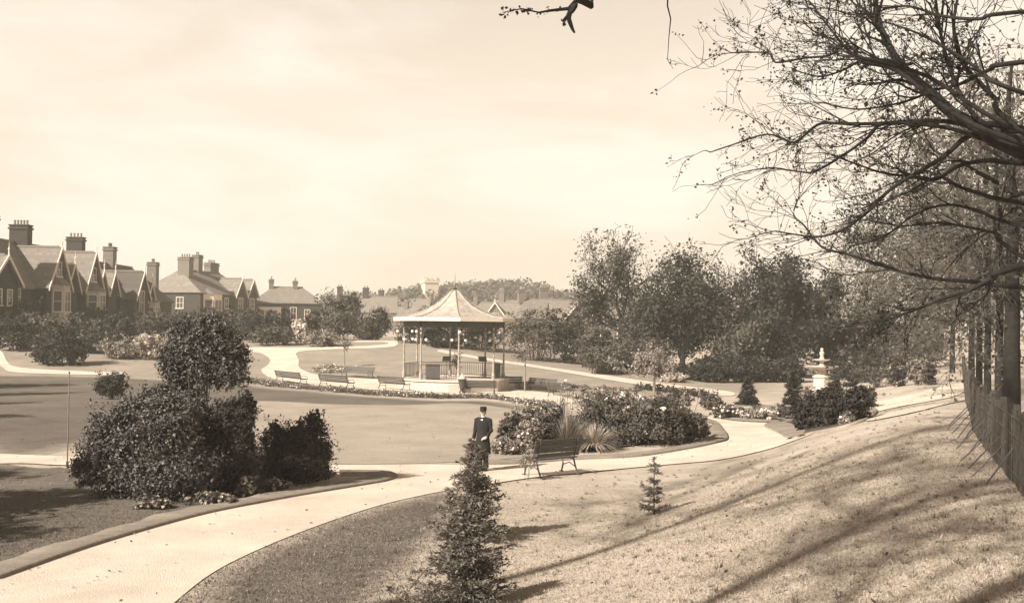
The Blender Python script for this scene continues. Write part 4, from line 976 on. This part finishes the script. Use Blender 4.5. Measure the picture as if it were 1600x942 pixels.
# young staked trees on the lawn
def young_tree(px, py, hpx, wpx, label, d=None, n=260, m=None):
    return leafy_tree(px, py, wpx, hpx, label, name='young_tree', m=m or L_MID, bark=BARKP, n=n, fork=.55, lev=1, nb=5, trunk_r=.05, leaf=.12, d=d, group='young trees on the lawns')
young_tree(538, 574, 60, 26, 'thin young tree on the lawn beside the oval flowerbed')
young_tree(820, 612, 110, 40, 'slender young tree with a pale stem directly right of the bandstand', n=420)
young_tree(712, 600, 60, 24, 'thin young tree seen through the bandstand')
leafy_tree(1022, 612, 90, 96, 'small pale stemmed tree before the dark tree group', name='small_tree', m=L_PALE, bark=BARKP, n=2400, fork=.3, lev=2, nb=6, leaf=.16)
leafy_tree(925, 600, 60, 62, 'small loose tree at the slope path, left of the pale stemmed tree', name='small_tree', m=L_MID, n=1800, fork=.25, lev=2, nb=6, leaf=.17, d=86)
# bushes right of the bandstand along the slope path
for (px, py, ww, hh, mm, d, lab) in [(836, 572, 124, 92, L_MID, 97, 'large brown bush right of the bandstand eave'), (888, 576, 84, 92, L_DARK, 97, 'tall dark bush under the hipped house'), (938, 588, 96, 82, L_MID, 95, 'bush at the foot of the tall open tree, left side'),
        (1004, 600, 110, 84, L_MID, 92, 'wide brown bush behind the small pale stemmed tree'), (950, 592, 60, 28, L_PALE, 88, 'pale low bush beside the slope path'), (985, 592, 70, 40, L_DARK, 90, 'dark bush at the slope path under the tall open tree'), (1060, 598, 60, 30, L_DARK, 86, 'dark low bush left of the pale mound'),
        (1052, 603, 44, 20, L_VPALE, 82, 'bright pale mound of flowers by the slope path'), (1110, 605, 70, 48, L_DARK, 84, 'dark bush right of the pale mound'), (1165, 606, 90, 50, L_DARK, 86, 'wide dark bush under the dense right hand tree'), (1225, 604, 70, 46, L_DARK, 86, 'dark bush left of the fountain'),
        (1335, 600, 80, 60, L_DARK, 90, 'dark bush right behind the fountain'), (688, 552, 76, 56, L_DARK, 102, 'dark bush seen through the middle of the bandstand'), (748, 556, 80, 60, L_DARK, 102, 'dark bush seen through the right bays of the bandstand'), (648, 545, 66, 50, L_MID, 106, 'bush seen through the left bays of the bandstand')]:
    bush(px, py, ww * 1.15, hh, lab, mm, n=4600, leaf=.22, d=d, lobes=7, group='bushes along the slope path')
# the trees in the middle distance
leafy_tree(972, 592, 150, 235, 'tall open tree with a forked trunk and thin feathery crown, leftmost of the group', m=L_MID, bark=BARKD, n=11000, d=96, leaf=.24, lev=4, open_=.75, fork=.32, seed=11, nb=8)
leafy_tree(1066, 596, 135, 212, 'dark full tree right of the tall open tree', m=L_DARK, bark=BARKD, n=19000, d=92, leaf=.27, lev=4, open_=.8, fork=.2, seed=12, nb=10)
leafy_tree(1130, 596, 90, 206, 'thin pale tree between the two dark crowns', m=L_PALE, bark=BARK, n=2600, d=104, leaf=.2, lev=4, open_=.7, fork=.25, seed=13, nb=8)
leafy_tree(1216, 598, 160, 200, 'dense wide dark tree left of the fountain', m=L_DARK, bark=BARKD, n=28000, d=94, leaf=.27, lev=4, open_=.85, fork=.12, seed=14, nb=11)
leafy_tree(1150, 598, 90, 130, 'lower bushy tree between the dark tree and the dense wide tree', m=L_MID, n=11000, d=90, leaf=.25, lev=3, open_=1.1, fork=.1, seed=15, nb=8)
leafy_tree(1320, 600, 120, 185, 'dark tree behind the fountain', m=L_DARK, bark=BARKD, n=20000, d=98, leaf=.27, lev=4, open_=.85, fork=.12, seed=16, nb=9)
leafy_tree(1372, 585, 90, 130, 'dark tree right of the fountain, under the bare boughs', m=L_DARK, bark=BARKD, n=13000, d=108, leaf=.28, lev=3, open_=1.1, fork=.12, seed=17)
leafy_tree(1010, 590, 110, 120, 'brown bushy tree filling the gap under the tall open tree', m=L_MID, n=7000, d=102, leaf=.24, lev=3, open_=1.1, fork=.1, seed=18)
leafy_tree(1440, 580, 110, 110, 'mid tone tree at the end of the right path', m=L_MID, n=8000, d=118, leaf=.27, lev=3, open_=1.1, fork=.12, seed=19)

# island bed
I = [('b', 826, 706, 46, 56, L_PALE, 'pale loose bush between the feathery bush and the brown bush of the island bed', 40), ('b', 1078, 690, 64, 56, L_MID, 'mid tone bush between the widest island bush and the pale rounded bush', 60), ('b', 800, 702, 56, 62, L_MID, 'feathery bush at the left end of the island bed, right of the man', 0), ('b', 850, 700, 76, 74, L_MID, 'brown bush in the island bed behind the near bench', 0),
     ('b', 792, 709, 60, 26, L_PALE, 'low pale plants at the left foot of the island bed', 60), ('b', 868, 700, 34, 62, L_DARK, 'narrow dark bush behind the near bench', 0)]
for (t_, px, py, ww, hh, mm, lab, fl) in I: bush(px, py, ww, hh, lab, mm, n=3600, leaf=.09, flowers=fl, lobes=7, group='plants of the island bed')
spires(832, 690, 60, 74, 'tall thin flowering stems behind the brown bush of the island bed')
spires(880, 690, 40, 96, 'tallest pale flower stems in the middle of the island bed', L_PALE)
tuft(886, 702, 34, 66, 'tall pale grassy clump above the right end of the near bench', L_PALE, n=300, up=1.3)
tuft(926, 703, 58, 46, 'pale spreading clump of long leaves on the front edge of the island bed', L_VPALE, n=520, up=.8)
tuft(905, 704, 40, 30, 'small dark spiky plant left of the pale spreading clump', L_DARK, n=160)
shaped(985, 694, [(960, 655, 46, 28), (1010, 655, 52, 32), (985, 675, 72, 22), (1045, 672, 28, 22), (935, 640, 26, 22), (1030, 640, 34, 20)], 'widest bush of the island bed, dark below and pale leaved above', L_MID, 15000, .10, dep=.8, group='plants of the island bed', flowers=50)
bush(1040, 692, 70, 40, 'dark low bush at the right of the widest island bush', L_DARK, n=4200, leaf=.09, group='plants of the island bed')
bush(935, 648, 80, 42, 'pale flowering bush at the back of the island bed', L_PALE, n=3200, leaf=.12, flowers=130, group='plants of the island bed', fm=L_VPALE)
bush(980, 650, 90, 40, 'second pale flowering bush at the back of the island bed', L_PALE, n=3000, leaf=.12, flowers=160, group='plants of the island bed')
bush(1088, 684, 54, 36, 'pale rounded bush at the right tip of the island bed', L_PALE, n=2600, leaf=.09, group='plants of the island bed')
bush(1048, 650, 80, 40, 'mid tone bush behind the right tip of the island bed', L_MID, n=2600, leaf=.12)
spires(1068, 662, 50, 60, 'tall stems standing behind the right tip of the island bed', L_PALE, n=10)
# wispy plant at the left end of the near bench
bush(823, 750, 34, 58, 'pale wispy plant hiding the left end of the near bench', L_PALE, name='wispy_plant', cat='plant', n=700, leaf=.055, nst=3)
# bed beyond the path bend
for (px, py, ww, hh, mm, fl, lab) in [(1135, 655, 60, 26, L_MID, 40, 'low plants at the left of the bed beyond the path bend'), (1180, 657, 80, 22, L_PALE, 200, 'low white flowers in the bed beyond the path bend'), (1218, 655, 40, 24, L_MID, 30, 'low plants at the right of the bed beyond the path bend'), (1110, 640, 60, 24, L_MID, 0, 'low brown bush behind the bed beyond the path bend')]:
    bush(px, py, ww, hh, lab, mm, name='bedding_plants', cat='plant', n=1800, leaf=.10, flowers=fl, lobes=6)
conifer(1169, 636, 34, 46, 'small dark cone shaped conifer behind the white flowers', name='dwarf_conifer', m=L_DARK, needle=.09, tiers=13, per=12, ragged=.1)
conifer(1241, 632, 36, 56, 'dark cone shaped conifer left of the fountain foot', name='dwarf_conifer', m=L_DARK, needle=.09, tiers=13, per=12, ragged=.1)
conifer(1330, 604, 22, 30, 'little dark conifer right of the fountain', name='dwarf_conifer', m=L_DARK, needle=.1, tiers=10, per=10, ragged=.1)
conifer(1304, 622, 26, 42, 'slim conifer partly before the fountain', name='dwarf_conifer', m=L_DARK, needle=.1, tiers=10, per=10, ragged=.1)
# right bed
for (px, py, ww, hh, mm, fl, lab) in [(1262, 674, 60, 58, L_DARK, 0, 'dark bush at the left end of the right hand bed'), (1300, 668, 80, 66, L_DARK, 0, 'largest dark bush of the right hand bed, below the fountain'), (1340, 660, 56, 58, L_DARK, 12, 'dark bush at the right end of the right hand bed'), (1268, 640, 50, 36, L_PALE, 0, 'pale bush at the back of the right hand bed'),
        (1326, 664, 34, 22, L_PALE, 60, 'low white flowering plant at the foot of the right hand bed'), (1352, 640, 40, 40, L_MID, 0, 'small bush at the back right of the right hand bed'), (1236, 656, 40, 22, L_MID, 0, 'low bush on the tip of the right hand bed')]:
    bush(px, py, ww, hh, lab, mm, n=5200, leaf=.10, flowers=fl, lobes=7, group='bushes of the right hand bed')
# far right bed
for (px, py, ww, hh, mm, lab) in [(1374, 605, 34, 30, L_MID, 'small bush at the left of the far right bed'), (1385, 604, 18, 14, L_VPALE, 'pale ball of foliage in the far right bed'), (1405, 604, 50, 40, L_DARK, 'dark bush in the middle of the far right bed'), (1436, 602, 46, 46, L_PALE, 'pale leaved bush in the far right bed'), (1452, 602, 28, 36, L_MID, 'upright bush at the right end of the far right bed'), (1350, 598, 60, 26, L_MID, 'low bush left behind the far right bed')]:
    bush(px, py, ww, hh, lab, mm, n=2600, leaf=.15, lobes=6, group='bushes of the far right bed')
# bandstand border, oval bed, hedge pieces
def border(name, pts, wdt, hgt, n, m, label, cat, fm=None, fl=0, leaf=.09):
    P = catmull([gp(*p) for p in pts], 8, closed=False); A = np.array([tuple(p) for p in P]); rg = np.random.default_rng(len(pts) + n)
    i = rg.integers(0, len(A) - 1, n // 14); c = A[i] + (A[i + 1] - A[i]) * rg.uniform(0, 1, (len(i), 1)) + rg.normal(0, wdt * .3, (len(i), 3)) * np.array([1, 1, 0])
    ci = np.repeat(np.arange(len(c)), 14); Q = c[ci] + rg.normal(0, .09, (len(ci), 3)); Q[:, 2] = h(Q[:, 0], Q[:, 1]) + np.abs(rg.uniform(0, hgt, len(c)))[ci] * rg.uniform(.2, 1, len(ci))
    V, Fc = leaf_geo(Q, leaf, np.tile([0, -.2, 1.0], (len(Q), 1)), rg, 1.6); o = npmesh(name, V, Fc, m, None, var=np.repeat(np.clip(rg.uniform(0, 1, len(c))[ci], 0, 1), 4)); tag(o, label, cat)
    if fl:
        Q = Q[rg.choice(len(Q), fl)] + np.array([0, 0, .05]); V, Fc = leaf_geo(Q, leaf, np.tile([0, -.5, 1.0], (len(Q), 1)), rg, 1.1); npmesh('flowers', V, Fc, fm or FLOWER, o, var=rg.uniform(0, 1, len(V)))
    o['kind'] = 'stuff'; return o
border('flower_border', [(395, 596), (430, 603), (500, 609), (560, 615), (640, 620), (690, 622)], 1.0, .35, 9000, L_MID, 'low flower border below the row of benches left of the bandstand', 'flower border', fl=250)
border('flower_border', [(700, 622), (760, 622), (820, 630), (860, 636)], .9, .3, 4000, L_MID, 'low flower border in front of the bandstand', 'flower border', fl=150)
border('oval_flowerbed', [(496, 577), (520, 574), (545, 578), (520, 582), (500, 580)], .9, .3, 2600, L_PALE, 'oval flowerbed on the lawn left of the bandstand', 'flowerbed', fl=160, leaf=.12)
border('low_hedge', [(1000, 608), (1040, 612), (1080, 618), (1110, 622)], .8, .5, 2600, L_DARK, 'low dark planting beside the slope path before the island bed', 'hedge', leaf=.12)
border('low_hedge', [(870, 603), (900, 606), (960, 611), (1000, 611)], .5, .3, 1400, L_MID, 'thin line of low planting on the slope lawn above the flowering bushes', 'hedge', leaf=.12)

L_FIR = mat('fir_needle', .08, rough=.7, noise=.2, v2=.22, attr=True, trans=.25)
# small firs on the near lawn
conifer(738, 842, 150, 158, 'young fir whose tip reaches the standing man, behind the nearer fir', needle=.034, tiers=19, per=12, m=L_FIR, seed=5, ragged=.42)
conifer(728, 952, 215, 175, 'nearest young fir, cut by the bottom of the picture', needle=.03, tiers=19, per=13, m=L_FIR, seed=6, ragged=.42)
conifer(1022, 803, 66, 90, 'thin sparse fir sapling alone on the lawn right of the bench', name='fir_sapling', needle=.035, tiers=11, per=6, m=L_FIR, seed=8, ragged=.5)

# ------------------------------------------------------------------ the bare tree at the right, limbs coming in over the fence
def bare_tree(name, base, label, limbs, spawn, trunk_pts, r0, rg, leafn=0, group=None, lev=2, spawnL=1.5, bark=None, twr=.0045):
    root = empty(name, base, 0, label, 'tree', group); base = Vector(base); br = Branches(); tips = []
    tp = [Vector(p) - base for p in trunk_pts]; tb = MB(); tb.tube(catmull(tp, 4, closed=False), [r0 * (1.25 - .6 * i / (4 * (len(tp) - 1))) for i in range(4 * (len(tp) - 1) + 1)], 12); tb.build('trunk', bark or BARKD, root, smooth=True)
    lm = MB()
    for pts, ra, rb in limbs:
        P = catmull([Vector(p) - base for p in pts], 4, closed=False); k = len(P); lm.tube(P, [ra + (rb - ra) * (i / (k - 1)) ** .8 for i in range(k)], 8)
        A = np.array([tuple(p) for p in P]); seg = np.linalg.norm(np.diff(A, axis=0), axis=1); L = seg.sum()
        for q in range(int(L * spawn)):
            t = rg.uniform(.12, 1) ** .65 * (k - 1); i = min(int(t), k - 2); f = t - i; c = A[i] * (1 - f) + A[i + 1] * f; dr = unit(A[i + 1] - A[i])
            r = (ra + (rb - ra) * (t / (k - 1)) ** .8)
            nd = unit(dr * 1.0 + rg.normal(0, .5, 3) * np.array([1, 1, .75]) + np.array([-.15, 0, 0])); grow(br, c, nd, spawnL * rg.uniform(.35, 1.3) * (.3 + .7 * r / ra), max(twr * 1.8, min(r * .55, .034)), lev, rg, tips, (1, 3), .17, .66, .02, .5)
        grow(br, A[-1], unit(A[-1] - A[-2]), spawnL * .8, rb, 1, rg, tips, (2, 3), .2, .7, .0, .6)
    lm.build('limbs', bark or BARKD, root, smooth=True)
    br.mesh('twigs', bark or BARKD, root, 4, twr)
    if leafn:
        T = np.array(tips); ci = np.repeat(rg.choice(len(T), min(leafn, len(T)), replace=False), 7); P = T[ci] + rg.normal(0, .06, (len(ci), 3))
        V, Fc = leaf_geo(P, .06, rg.normal(0, 1, (len(P), 3)), rg, 1.5); npmesh('buds', V, Fc, L_DARK, root, var=rg.uniform(0, .4, len(V)))
    return root
rgT = np.random.default_rng(21)
TD = 18.0; tbx, tby = 11.6, 18.5
def limb(pts, w0, w1, d0=TD, dd=0.0, z0=None):
    n = len(pts); out = []
    sx_, sy_ = pts[0]; sl = (pts[0][1] - pts[1][1]) / max(8, pts[0][0] - pts[1][0]); zz = min(9.8, max(2.0, at(1800, sy_ + max(-.5, min(1.2, sl)) * 170, TD).z))
    out.append(Vector((tbx, tby, zz)))
    for i, (px, py) in enumerate(pts): out.append(at(px, py, d0 + dd * 1.0 * i / (n - 1) + .25 * math.sin(i * 2.1 + px)))
    return out, w0 / 2 * sc(d0) * 1.25, max(.013, w1 / 2 * sc(d0) * 1.5)
LIMBS = [limb([(1583, 232), (1538, 204), (1488, 177), (1461, 152), (1433, 127), (1411, 105), (1395, 83), (1381, 55), (1372, 28), (1367, -11), (1372, -60)], 22, 5, 18, 4),
    limb([(1583, 215), (1540, 204), (1480, 190), (1422, 190), (1378, 193), (1328, 194), (1284, 193), (1262, 207), (1240, 223), (1199, 210), (1146, 226), (1110, 238)], 9, 1.2, 18, 6),
    limb([(1583, 226), (1500, 185), (1411, 105), (1367, 94), (1339, 98), (1317, 110), (1284, 120), (1257, 115)], 9, 1.2, 17.8, 5),
    limb([(1583, 220), (1480, 170), (1400, 110), (1345, 97), (1334, 77), (1317, 72), (1295, 87), (1257, 91), (1212, 98), (1200, 83), (1141, 83)], 8, 1.2, 17.5, 5),
    limb([(1583, 200), (1450, 120), (1345, 90), (1317, 70), (1301, 50), (1284, 28), (1270, 8)], 7, 1.5, 17.4, 1),
    limb([(1583, 205), (1516, 212), (1477, 243), (1433, 270), (1389, 298), (1356, 331), (1317, 359), (1279, 370), (1246, 367), (1212, 361)], 9, 1.2, 19, 3),
    limb([(1583, 230), (1480, 200), (1384, 193), (1356, 215), (1317, 243), (1273, 268), (1246, 268), (1207, 262)], 7, 1.2, 18.5, 2),
    limb([(1583, 254), (1544, 251), (1499, 259), (1461, 281), (1422, 276), (1378, 270), (1345, 259), (1300, 243)], 9, 1.3, 20, 2),
    limb([(1583, 315), (1533, 303), (1499, 292), (1466, 276), (1420, 300), (1370, 320)], 8, 1.2, 20, 3),
    limb([(1583, 419), (1555, 433), (1516, 453), (1477, 466), (1433, 483), (1400, 495)], 10, 2, 17, 3, 360),
    limb([(1583, 392), (1560, 367), (1533, 359), (1466, 348), (1411, 353), (1360, 345)], 7, 1.3, 20, 3),
    limb([(1583, 99), (1549, 108), (1499, 132), (1461, 141), (1411, 160), (1345, 171), (1300, 165)], 8, 1.3, 17, 5, 250),
    limb([(1583, 195), (1555, 155), (1522, 121), (1500, 90), (1490, 40), (1500, -20)], 9, 3, 19, 1),
    limb([(1583, 140), (1538, 116), (1510, 95), (1450, 60), (1400, 40), (1340, 25)], 7, 1.2, 16.5, 4, 250),
    limb([(1583, 199), (1533, 190), (1505, 155), (1491, 127), (1477, 83), (1466, 33), (1460, -20)], 9, 3, 18, 1),
    limb([(1583, 448), (1520, 440), (1466, 436), (1411, 425), (1367, 411), (1323, 397), (1284, 386), (1257, 353), (1240, 335), (1248, 309)], 7, 1.1, 21, 3, 380),
    limb([(1583, 20), (1530, 30), (1470, 25), (1420, 10), (1380, 15)], 7, 1.5, 16, 1, 200),
    limb([(1583, 350), (1530, 330), (1480, 320), (1430, 335), (1380, 370), (1330, 385)], 6, 1.1, 21, 3, 380)]
bare_tree('bare_tree', (tbx, tby, hz(tbx, tby)), 'large bare tree leaning in from the right edge, its boughs across the sky', LIMBS, 1.7, [(tbx, tby, hz(tbx, tby) - .3), (tbx - .05, tby, 4), (tbx, tby, 7), (tbx + .1, tby, 10)], .34, rgT, leafn=800, lev=2, spawnL=1.45)

# row of bare trees behind the fence
def row_tree(label, x, y, H, R, seed, r0, leafy=0, nb=9, fork=.35, lev=4):
    rg = np.random.default_rng(seed); root = empty('bare_tree', (x, y, hz(x, y)), 0, label, 'tree', 'bare trees behind the fence'); br = Branches(); tips = []
    top = np.array([0, 0, H * fork]); br.add([(0, 0, -.3), top * .25, top * .5, top * .75 + (.05, .05, 0), top], r0 * 1.2, r0 * .9)
    br.add([top, top + (.1, .1, H * .15), top + (0, .2, H * .28), top + (-.1, 0, H * .4), top + (0, 0, H * .5)], r0 * .85, r0 * .2)
    for i in range(nb):
        a = 6.283 * i / nb + rg.uniform(-.3, .3); el = rg.uniform(.0, 1.0); z = H * rg.uniform(fork * .8, fork + .3)
        grow(br, (0, 0, z), (math.cos(a) * math.cos(el), math.sin(a) * math.cos(el), math.sin(el)), R * .5, r0 * .42, lev, rg, tips, (2, 3), .2, .72, .02, .62)
    br.mesh('trunk', BARKD, root, 8, 0, lo=r0 * .3); br.mesh('branches', BARK, root, 3, max(.009, .22 * sc(y)), hi=r0 * .3)
    if leafy:
        T = np.array(tips); ci = rg.choice(len(T), leafy); P = T[ci] + rg.normal(0, .16, (leafy, 3)); V, Fc = leaf_geo(P, .10 + .0010 * y, rg.normal(0, 1, (leafy, 3)) + (0, 0, .5), rg, 1.5)
        npmesh('crown', V, Fc, L_MID, root, var=np.repeat(rg.uniform(0, 1, leafy), 4))
    return root
for px, y, H, R, sd, r0, lf, lab in [(1581, 29, 11, 5.0, 31, .19, 5000, 'thick bare trunk behind the fence at the right edge'), (1561, 36, 11.5, 5.2, 32, .12, 5000, 'slim bare tree behind the fence, next left of the thick trunk'), (1543, 43, 12, 5.5, 33, .12, 5000, 'bare tree behind the fence, third from the right edge'),
        (1530, 51, 12, 5.8, 34, .13, 5000, 'bare tree behind the fence, fourth from the right edge'), (1518, 60, 13, 6.2, 35, .15, 6000, 'bare tree behind the far part of the fence, leftmost of the row'), (1488, 84, 13, 7, 36, .18, 6500, 'bare tree beyond the end of the right path'), (1440, 104, 14, 8, 37, .2, 7000, 'wide bare tree behind the far right bed')]:
    row_tree(lab, at(px, 560, y).x, y, H, R, sd, r0, int(lf * 1.1))

# trees standing outside the picture on the left and overhead; boughs reach over the lawn
def over_tree(base, label, H, nst, spread, seed, r0, spawn=1.2, spawnL=1.6, lo=.3):
    rg = np.random.default_rng(seed); x, y = base; z = hz(x, y); L = []
    for i in range(nst):
        a = 6.283 * i / nst + rg.uniform(-.4, .4); s = Vector((x, y, z + H * rg.uniform(lo, lo + .15))); R = spread * rg.uniform(.4, 1)
        e = Vector((x + R * math.cos(a), y + R * math.sin(a), z + H * rg.uniform(max(.75, lo + .2), 1.05))); m1 = s.lerp(e, .3) + Vector((R * .25 * math.cos(a), R * .25 * math.sin(a), .2)); m2 = s.lerp(e, .65) + Vector((R * .12 * math.cos(a), R * .12 * math.sin(a), .3)); L.append(([s, m1, m2, e], r0 * .28, .018))
    return bare_tree('bare_tree', (x, y, z), label, L, spawn, [(x, y, z - .3), (x + .1, y, z + H * .3), (x, y + .1, z + H * .6), (x + .2, y, z + H)], r0, rg, leafn=0, spawnL=spawnL, twr=.012)
ot = over_tree((-4.2, 1.5), 'bare tree over the camera, only a hanging sprig of it showing at the top edge', 16, 6, 3.4, 41, .2, 1.2)
over_tree((-10.5, 7.0), 'tall bare tree left of the camera', 22, 14, 7.5, 42, .17, 1.8, 1.6, .55)
over_tree((-5.5, -1.5), 'slender bare tree just behind the camera, left of the fence', 22, 9, 8.0, 45, .15, 1.6, 1.7, .5)
over_tree((-7.5, 2.5), 'bare tree behind the camera on the lawn', 21, 11, 6.5, 43, .18, 1.5, 1.6, .5)
over_tree((2.2, -4.0), 'bare tree beside the fence behind the camera', 15, 5, 3.0, 44, .16)
o0 = Vector(ot.location); D_ = 9.5
b = MB()
b.tube(catmull([p - o0 for p in (Vector((-3.5, 3.5, 13)), Vector((-1, 7.5, 10.5)), at(912, -70, D_), at(901, 0, D_), at(889, 24, D_), at(893, 42, D_), at(898, 52, D_))], 4, closed=False), [.06 - .052 * i / 24 for i in range(25)], 6)
b.tube([p - o0 for p in (at(901, 0, D_), at(888, 14, D_), at(860, 17, D_), at(842, 20, D_), at(815, 14, D_), at(785, 20, D_))], [.018, .017, .012, .008, .006, .003], 5)
b.tube([p - o0 for p in (at(889, 24, D_), at(880, 34, D_), at(884, 40, D_))], [.02, .016, .006], 5)
b.tube([p - o0 for p in (at(912, -70, D_), at(1000, -60, D_), at(1044, -30, D_), at(1043, 10, D_), at(1048, 30, D_), at(1045, 60, D_), at(1043, 94, D_), at(1052, 108, D_))], [.02, .015, .009, .007, .006, .004, .003, .002], 5)
b.build('hanging_sprig', BARKD, ot)
rg = np.random.default_rng(4); c = [at(px, py, D_) - o0 for px, py in [(784, 18), (790, 22), (800, 16), (812, 18), (828, 15), (844, 21), (856, 16), (872, 18), (822, 20), (880, 35)]]
Pq = np.repeat(np.array([tuple(q) for q in c]), 7, 0) + rg.normal(0, .018, (70, 3)); V, Fc = leaf_geo(Pq, .035, rg.normal(0, 1, (70, 3)), rg, 1.4); npmesh('buds', V, Fc, L_DARK, ot, var=rg.uniform(0, .4, len(V)))
# hanging twig ends in the top of the picture
# dark evergreens outside the left edge whose shade lies over the left lawns
def off_tree(x, y, H, R, seed, label):
    SEED[0] = seed; z = hz(x, y); rg = np.random.default_rng(seed); root = empty('evergreen_tree', (x, y, z), 0, label, 'tree', 'evergreens outside the left edge')
    MB().tube([(0, 0, -.2), (0, 0, H * .9)], [.22, .05], 8).build('trunk', BARKD, root)
    bl = [(0, 0, H * .3, R, R, H * .25), (0, 0, H * .55, R * .75, R * .75, H * .24), (0, 0, H * .8, R * .42, R * .42, H * .2)]
    bush_mesh('crown', bl, 7000, .26, L_DARK, rg, root)
for i, (x, y, H, R) in enumerate([(-15.5, 14.5, 6.5, 2.6), (-14.2, 19.5, 5.5, 2.4), (-19, 21, 7, 2.8), (-28, 38, 8, 2.6), (-30.5, 46, 7, 2.2), (-34, 54, 9, 2.6), (-37, 62, 9, 3.0), (-24.5, 32, 6, 2.4)]):
    off_tree(x, y, H, R, 60 + i, ('nearest', 'second nearest', 'broad middle', 'small far', 'slim far', 'tall far', 'farthest wide', 'low middle')[i] + ' dark evergreen outside the left edge of the picture')

# wooded hill behind, too far for single trees to be told apart
rg = np.random.default_rng(77); P = []; NR = []; CV = []
for i in range(420):
    y = rg.uniform(260, 450); x = rg.normal(2, 36)
    z = hz(x, y); R = rg.uniform(2.4, 4.8); k = 80; d = unit(rg.normal(0, 1, (k, 3))); d[:, 2] = np.abs(d[:, 2]) * .9
    P.append(np.array([x, y, z + R * .5]) + d * R * rg.uniform(.75, 1.1, (k, 1))); NR.append(d); CV.append(np.full(k, rg.uniform(0, 1)))
P = np.vstack(P); NR = np.vstack(NR); V, Fc = leaf_geo(P, 1.1, NR + (0, 0, .3), rg, 1.3)
tag(npmesh('hill_wood', V, Fc, L_MID, None, var=np.repeat(np.clip(np.concatenate(CV) + rg.uniform(-.2, .2, len(P)), 0, 1), 4)), 'distant wooded hilltop behind the bandstand', 'wood', kind='stuff')

# grass: short blades over the near lawns
rg = np.random.default_rng(9); n = 230000
d = 8 + 20 * rg.uniform(0, 1, n) ** 1.3; x = rg.uniform(-.53, .53, n) * d
def inside_poly(poly, x, y):
    A = np.array([(p.x, p.y) for p in poly]); ins = np.zeros(len(x), bool)
    for (x1, y1), (x2, y2) in zip(A, np.roll(A, -1, 0)): ins ^= ((y1 > y) != (y2 > y)) & (x < (x2 - x1) * (y - y1) / (y2 - y1 + 1e-12) + x1)
    return ins
k = ~inside_poly(world_poly(main, 5), x, d); x, d = x[k], d[k]
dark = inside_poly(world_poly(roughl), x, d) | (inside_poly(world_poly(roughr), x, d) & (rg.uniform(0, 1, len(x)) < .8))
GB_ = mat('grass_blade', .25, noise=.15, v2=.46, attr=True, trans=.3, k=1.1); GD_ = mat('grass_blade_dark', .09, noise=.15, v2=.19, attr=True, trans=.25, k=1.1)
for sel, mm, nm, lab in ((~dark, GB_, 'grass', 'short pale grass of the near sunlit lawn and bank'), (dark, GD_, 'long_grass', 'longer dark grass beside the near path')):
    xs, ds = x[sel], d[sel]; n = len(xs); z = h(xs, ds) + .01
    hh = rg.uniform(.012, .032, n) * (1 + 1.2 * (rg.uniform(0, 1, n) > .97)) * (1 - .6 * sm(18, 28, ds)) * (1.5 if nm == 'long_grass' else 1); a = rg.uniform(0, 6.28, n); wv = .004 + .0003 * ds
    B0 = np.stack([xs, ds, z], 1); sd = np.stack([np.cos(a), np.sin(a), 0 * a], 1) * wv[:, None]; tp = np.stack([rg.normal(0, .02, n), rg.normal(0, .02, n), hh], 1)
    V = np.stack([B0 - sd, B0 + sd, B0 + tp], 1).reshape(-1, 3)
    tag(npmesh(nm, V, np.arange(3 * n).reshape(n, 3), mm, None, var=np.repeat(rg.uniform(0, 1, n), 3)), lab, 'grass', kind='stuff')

# coarser tufts and fallen leaves on the near grass
n = 1500; d = 9 + 22 * rg.uniform(0, 1, n) ** 1.2; x = rg.uniform(-.52, .52, n) * d; k = ~inside_poly(world_poly(main, 5), x, d); x, d = x[k], d[k]
ci = np.repeat(np.arange(len(x)), 16); a = rg.uniform(0, 6.28, len(ci)); q = rg.uniform(0, .05, len(ci)); X0 = x[ci] + q * np.cos(a); Y0 = d[ci] + q * np.sin(a); Z0 = h(X0, Y0)
L = rg.uniform(.03, .085, len(ci)) * rg.uniform(.5, 1.2, len(x))[ci]; B0 = np.stack([X0, Y0, Z0], 1); sd = np.stack([-np.sin(a), np.cos(a), 0 * a], 1) * .006; tp = np.stack([np.cos(a) * L * .6, np.sin(a) * L * .6, L], 1)
tag(npmesh('grass_tufts', np.stack([B0 - sd, B0 + sd, B0 + tp], 1).reshape(-1, 3), np.arange(3 * len(ci)).reshape(-1, 3), mat('tuft_blade', .10, noise=.2, v2=.34, attr=True, trans=.25, k=1.1), None, var=np.repeat(rg.uniform(0, 1, len(x))[ci], 3)), 'scattered coarse tufts in the near grass', 'grass', kind='stuff')
n = 2600; d = 9 + 40 * rg.uniform(0, 1, n) ** 1.3; x = rg.uniform(-.5, .5, n) * d; P = np.stack([x, d, h(x, d) + .045], 1); V, Fc = leaf_geo(P, .055, np.tile([0, 0, 1.0], (n, 1)), rg, 1.4, .35)
tag(npmesh('fallen_leaves', V, Fc, mat('dead_leaf', .07, noise=.2, v2=.24, attr=True), None, var=np.repeat(rg.uniform(0, 1, n), 4)), 'dead leaves scattered over the near lawn, bank and path', 'leaves', kind='stuff')

# ------------------------------------------------------------------ air
hb = MB(); hb.box((20, 520, 21), (1100, 1240, 60)); hzb = hb.build('haze', bpy.data.materials.new('haze_air')); tag(hzb, kind='stuff'); hm = hzb.data.materials[0]
hm.use_nodes = True; t = hm.node_tree; t.nodes.clear(); pv = t.nodes.new('ShaderNodeVolumePrincipled'); ou = t.nodes.new('ShaderNodeOutputMaterial')
pv.inputs['Color'].default_value = (1.0, .92, .78, 1); pv.inputs['Density'].default_value = .0008; t.links.new(pv.outputs[0], ou.inputs['Volume'])
S.cycles.volume_bounces = 0; S.cycles.max_bounces = 5; S.cycles.transparent_max_bounces = 8
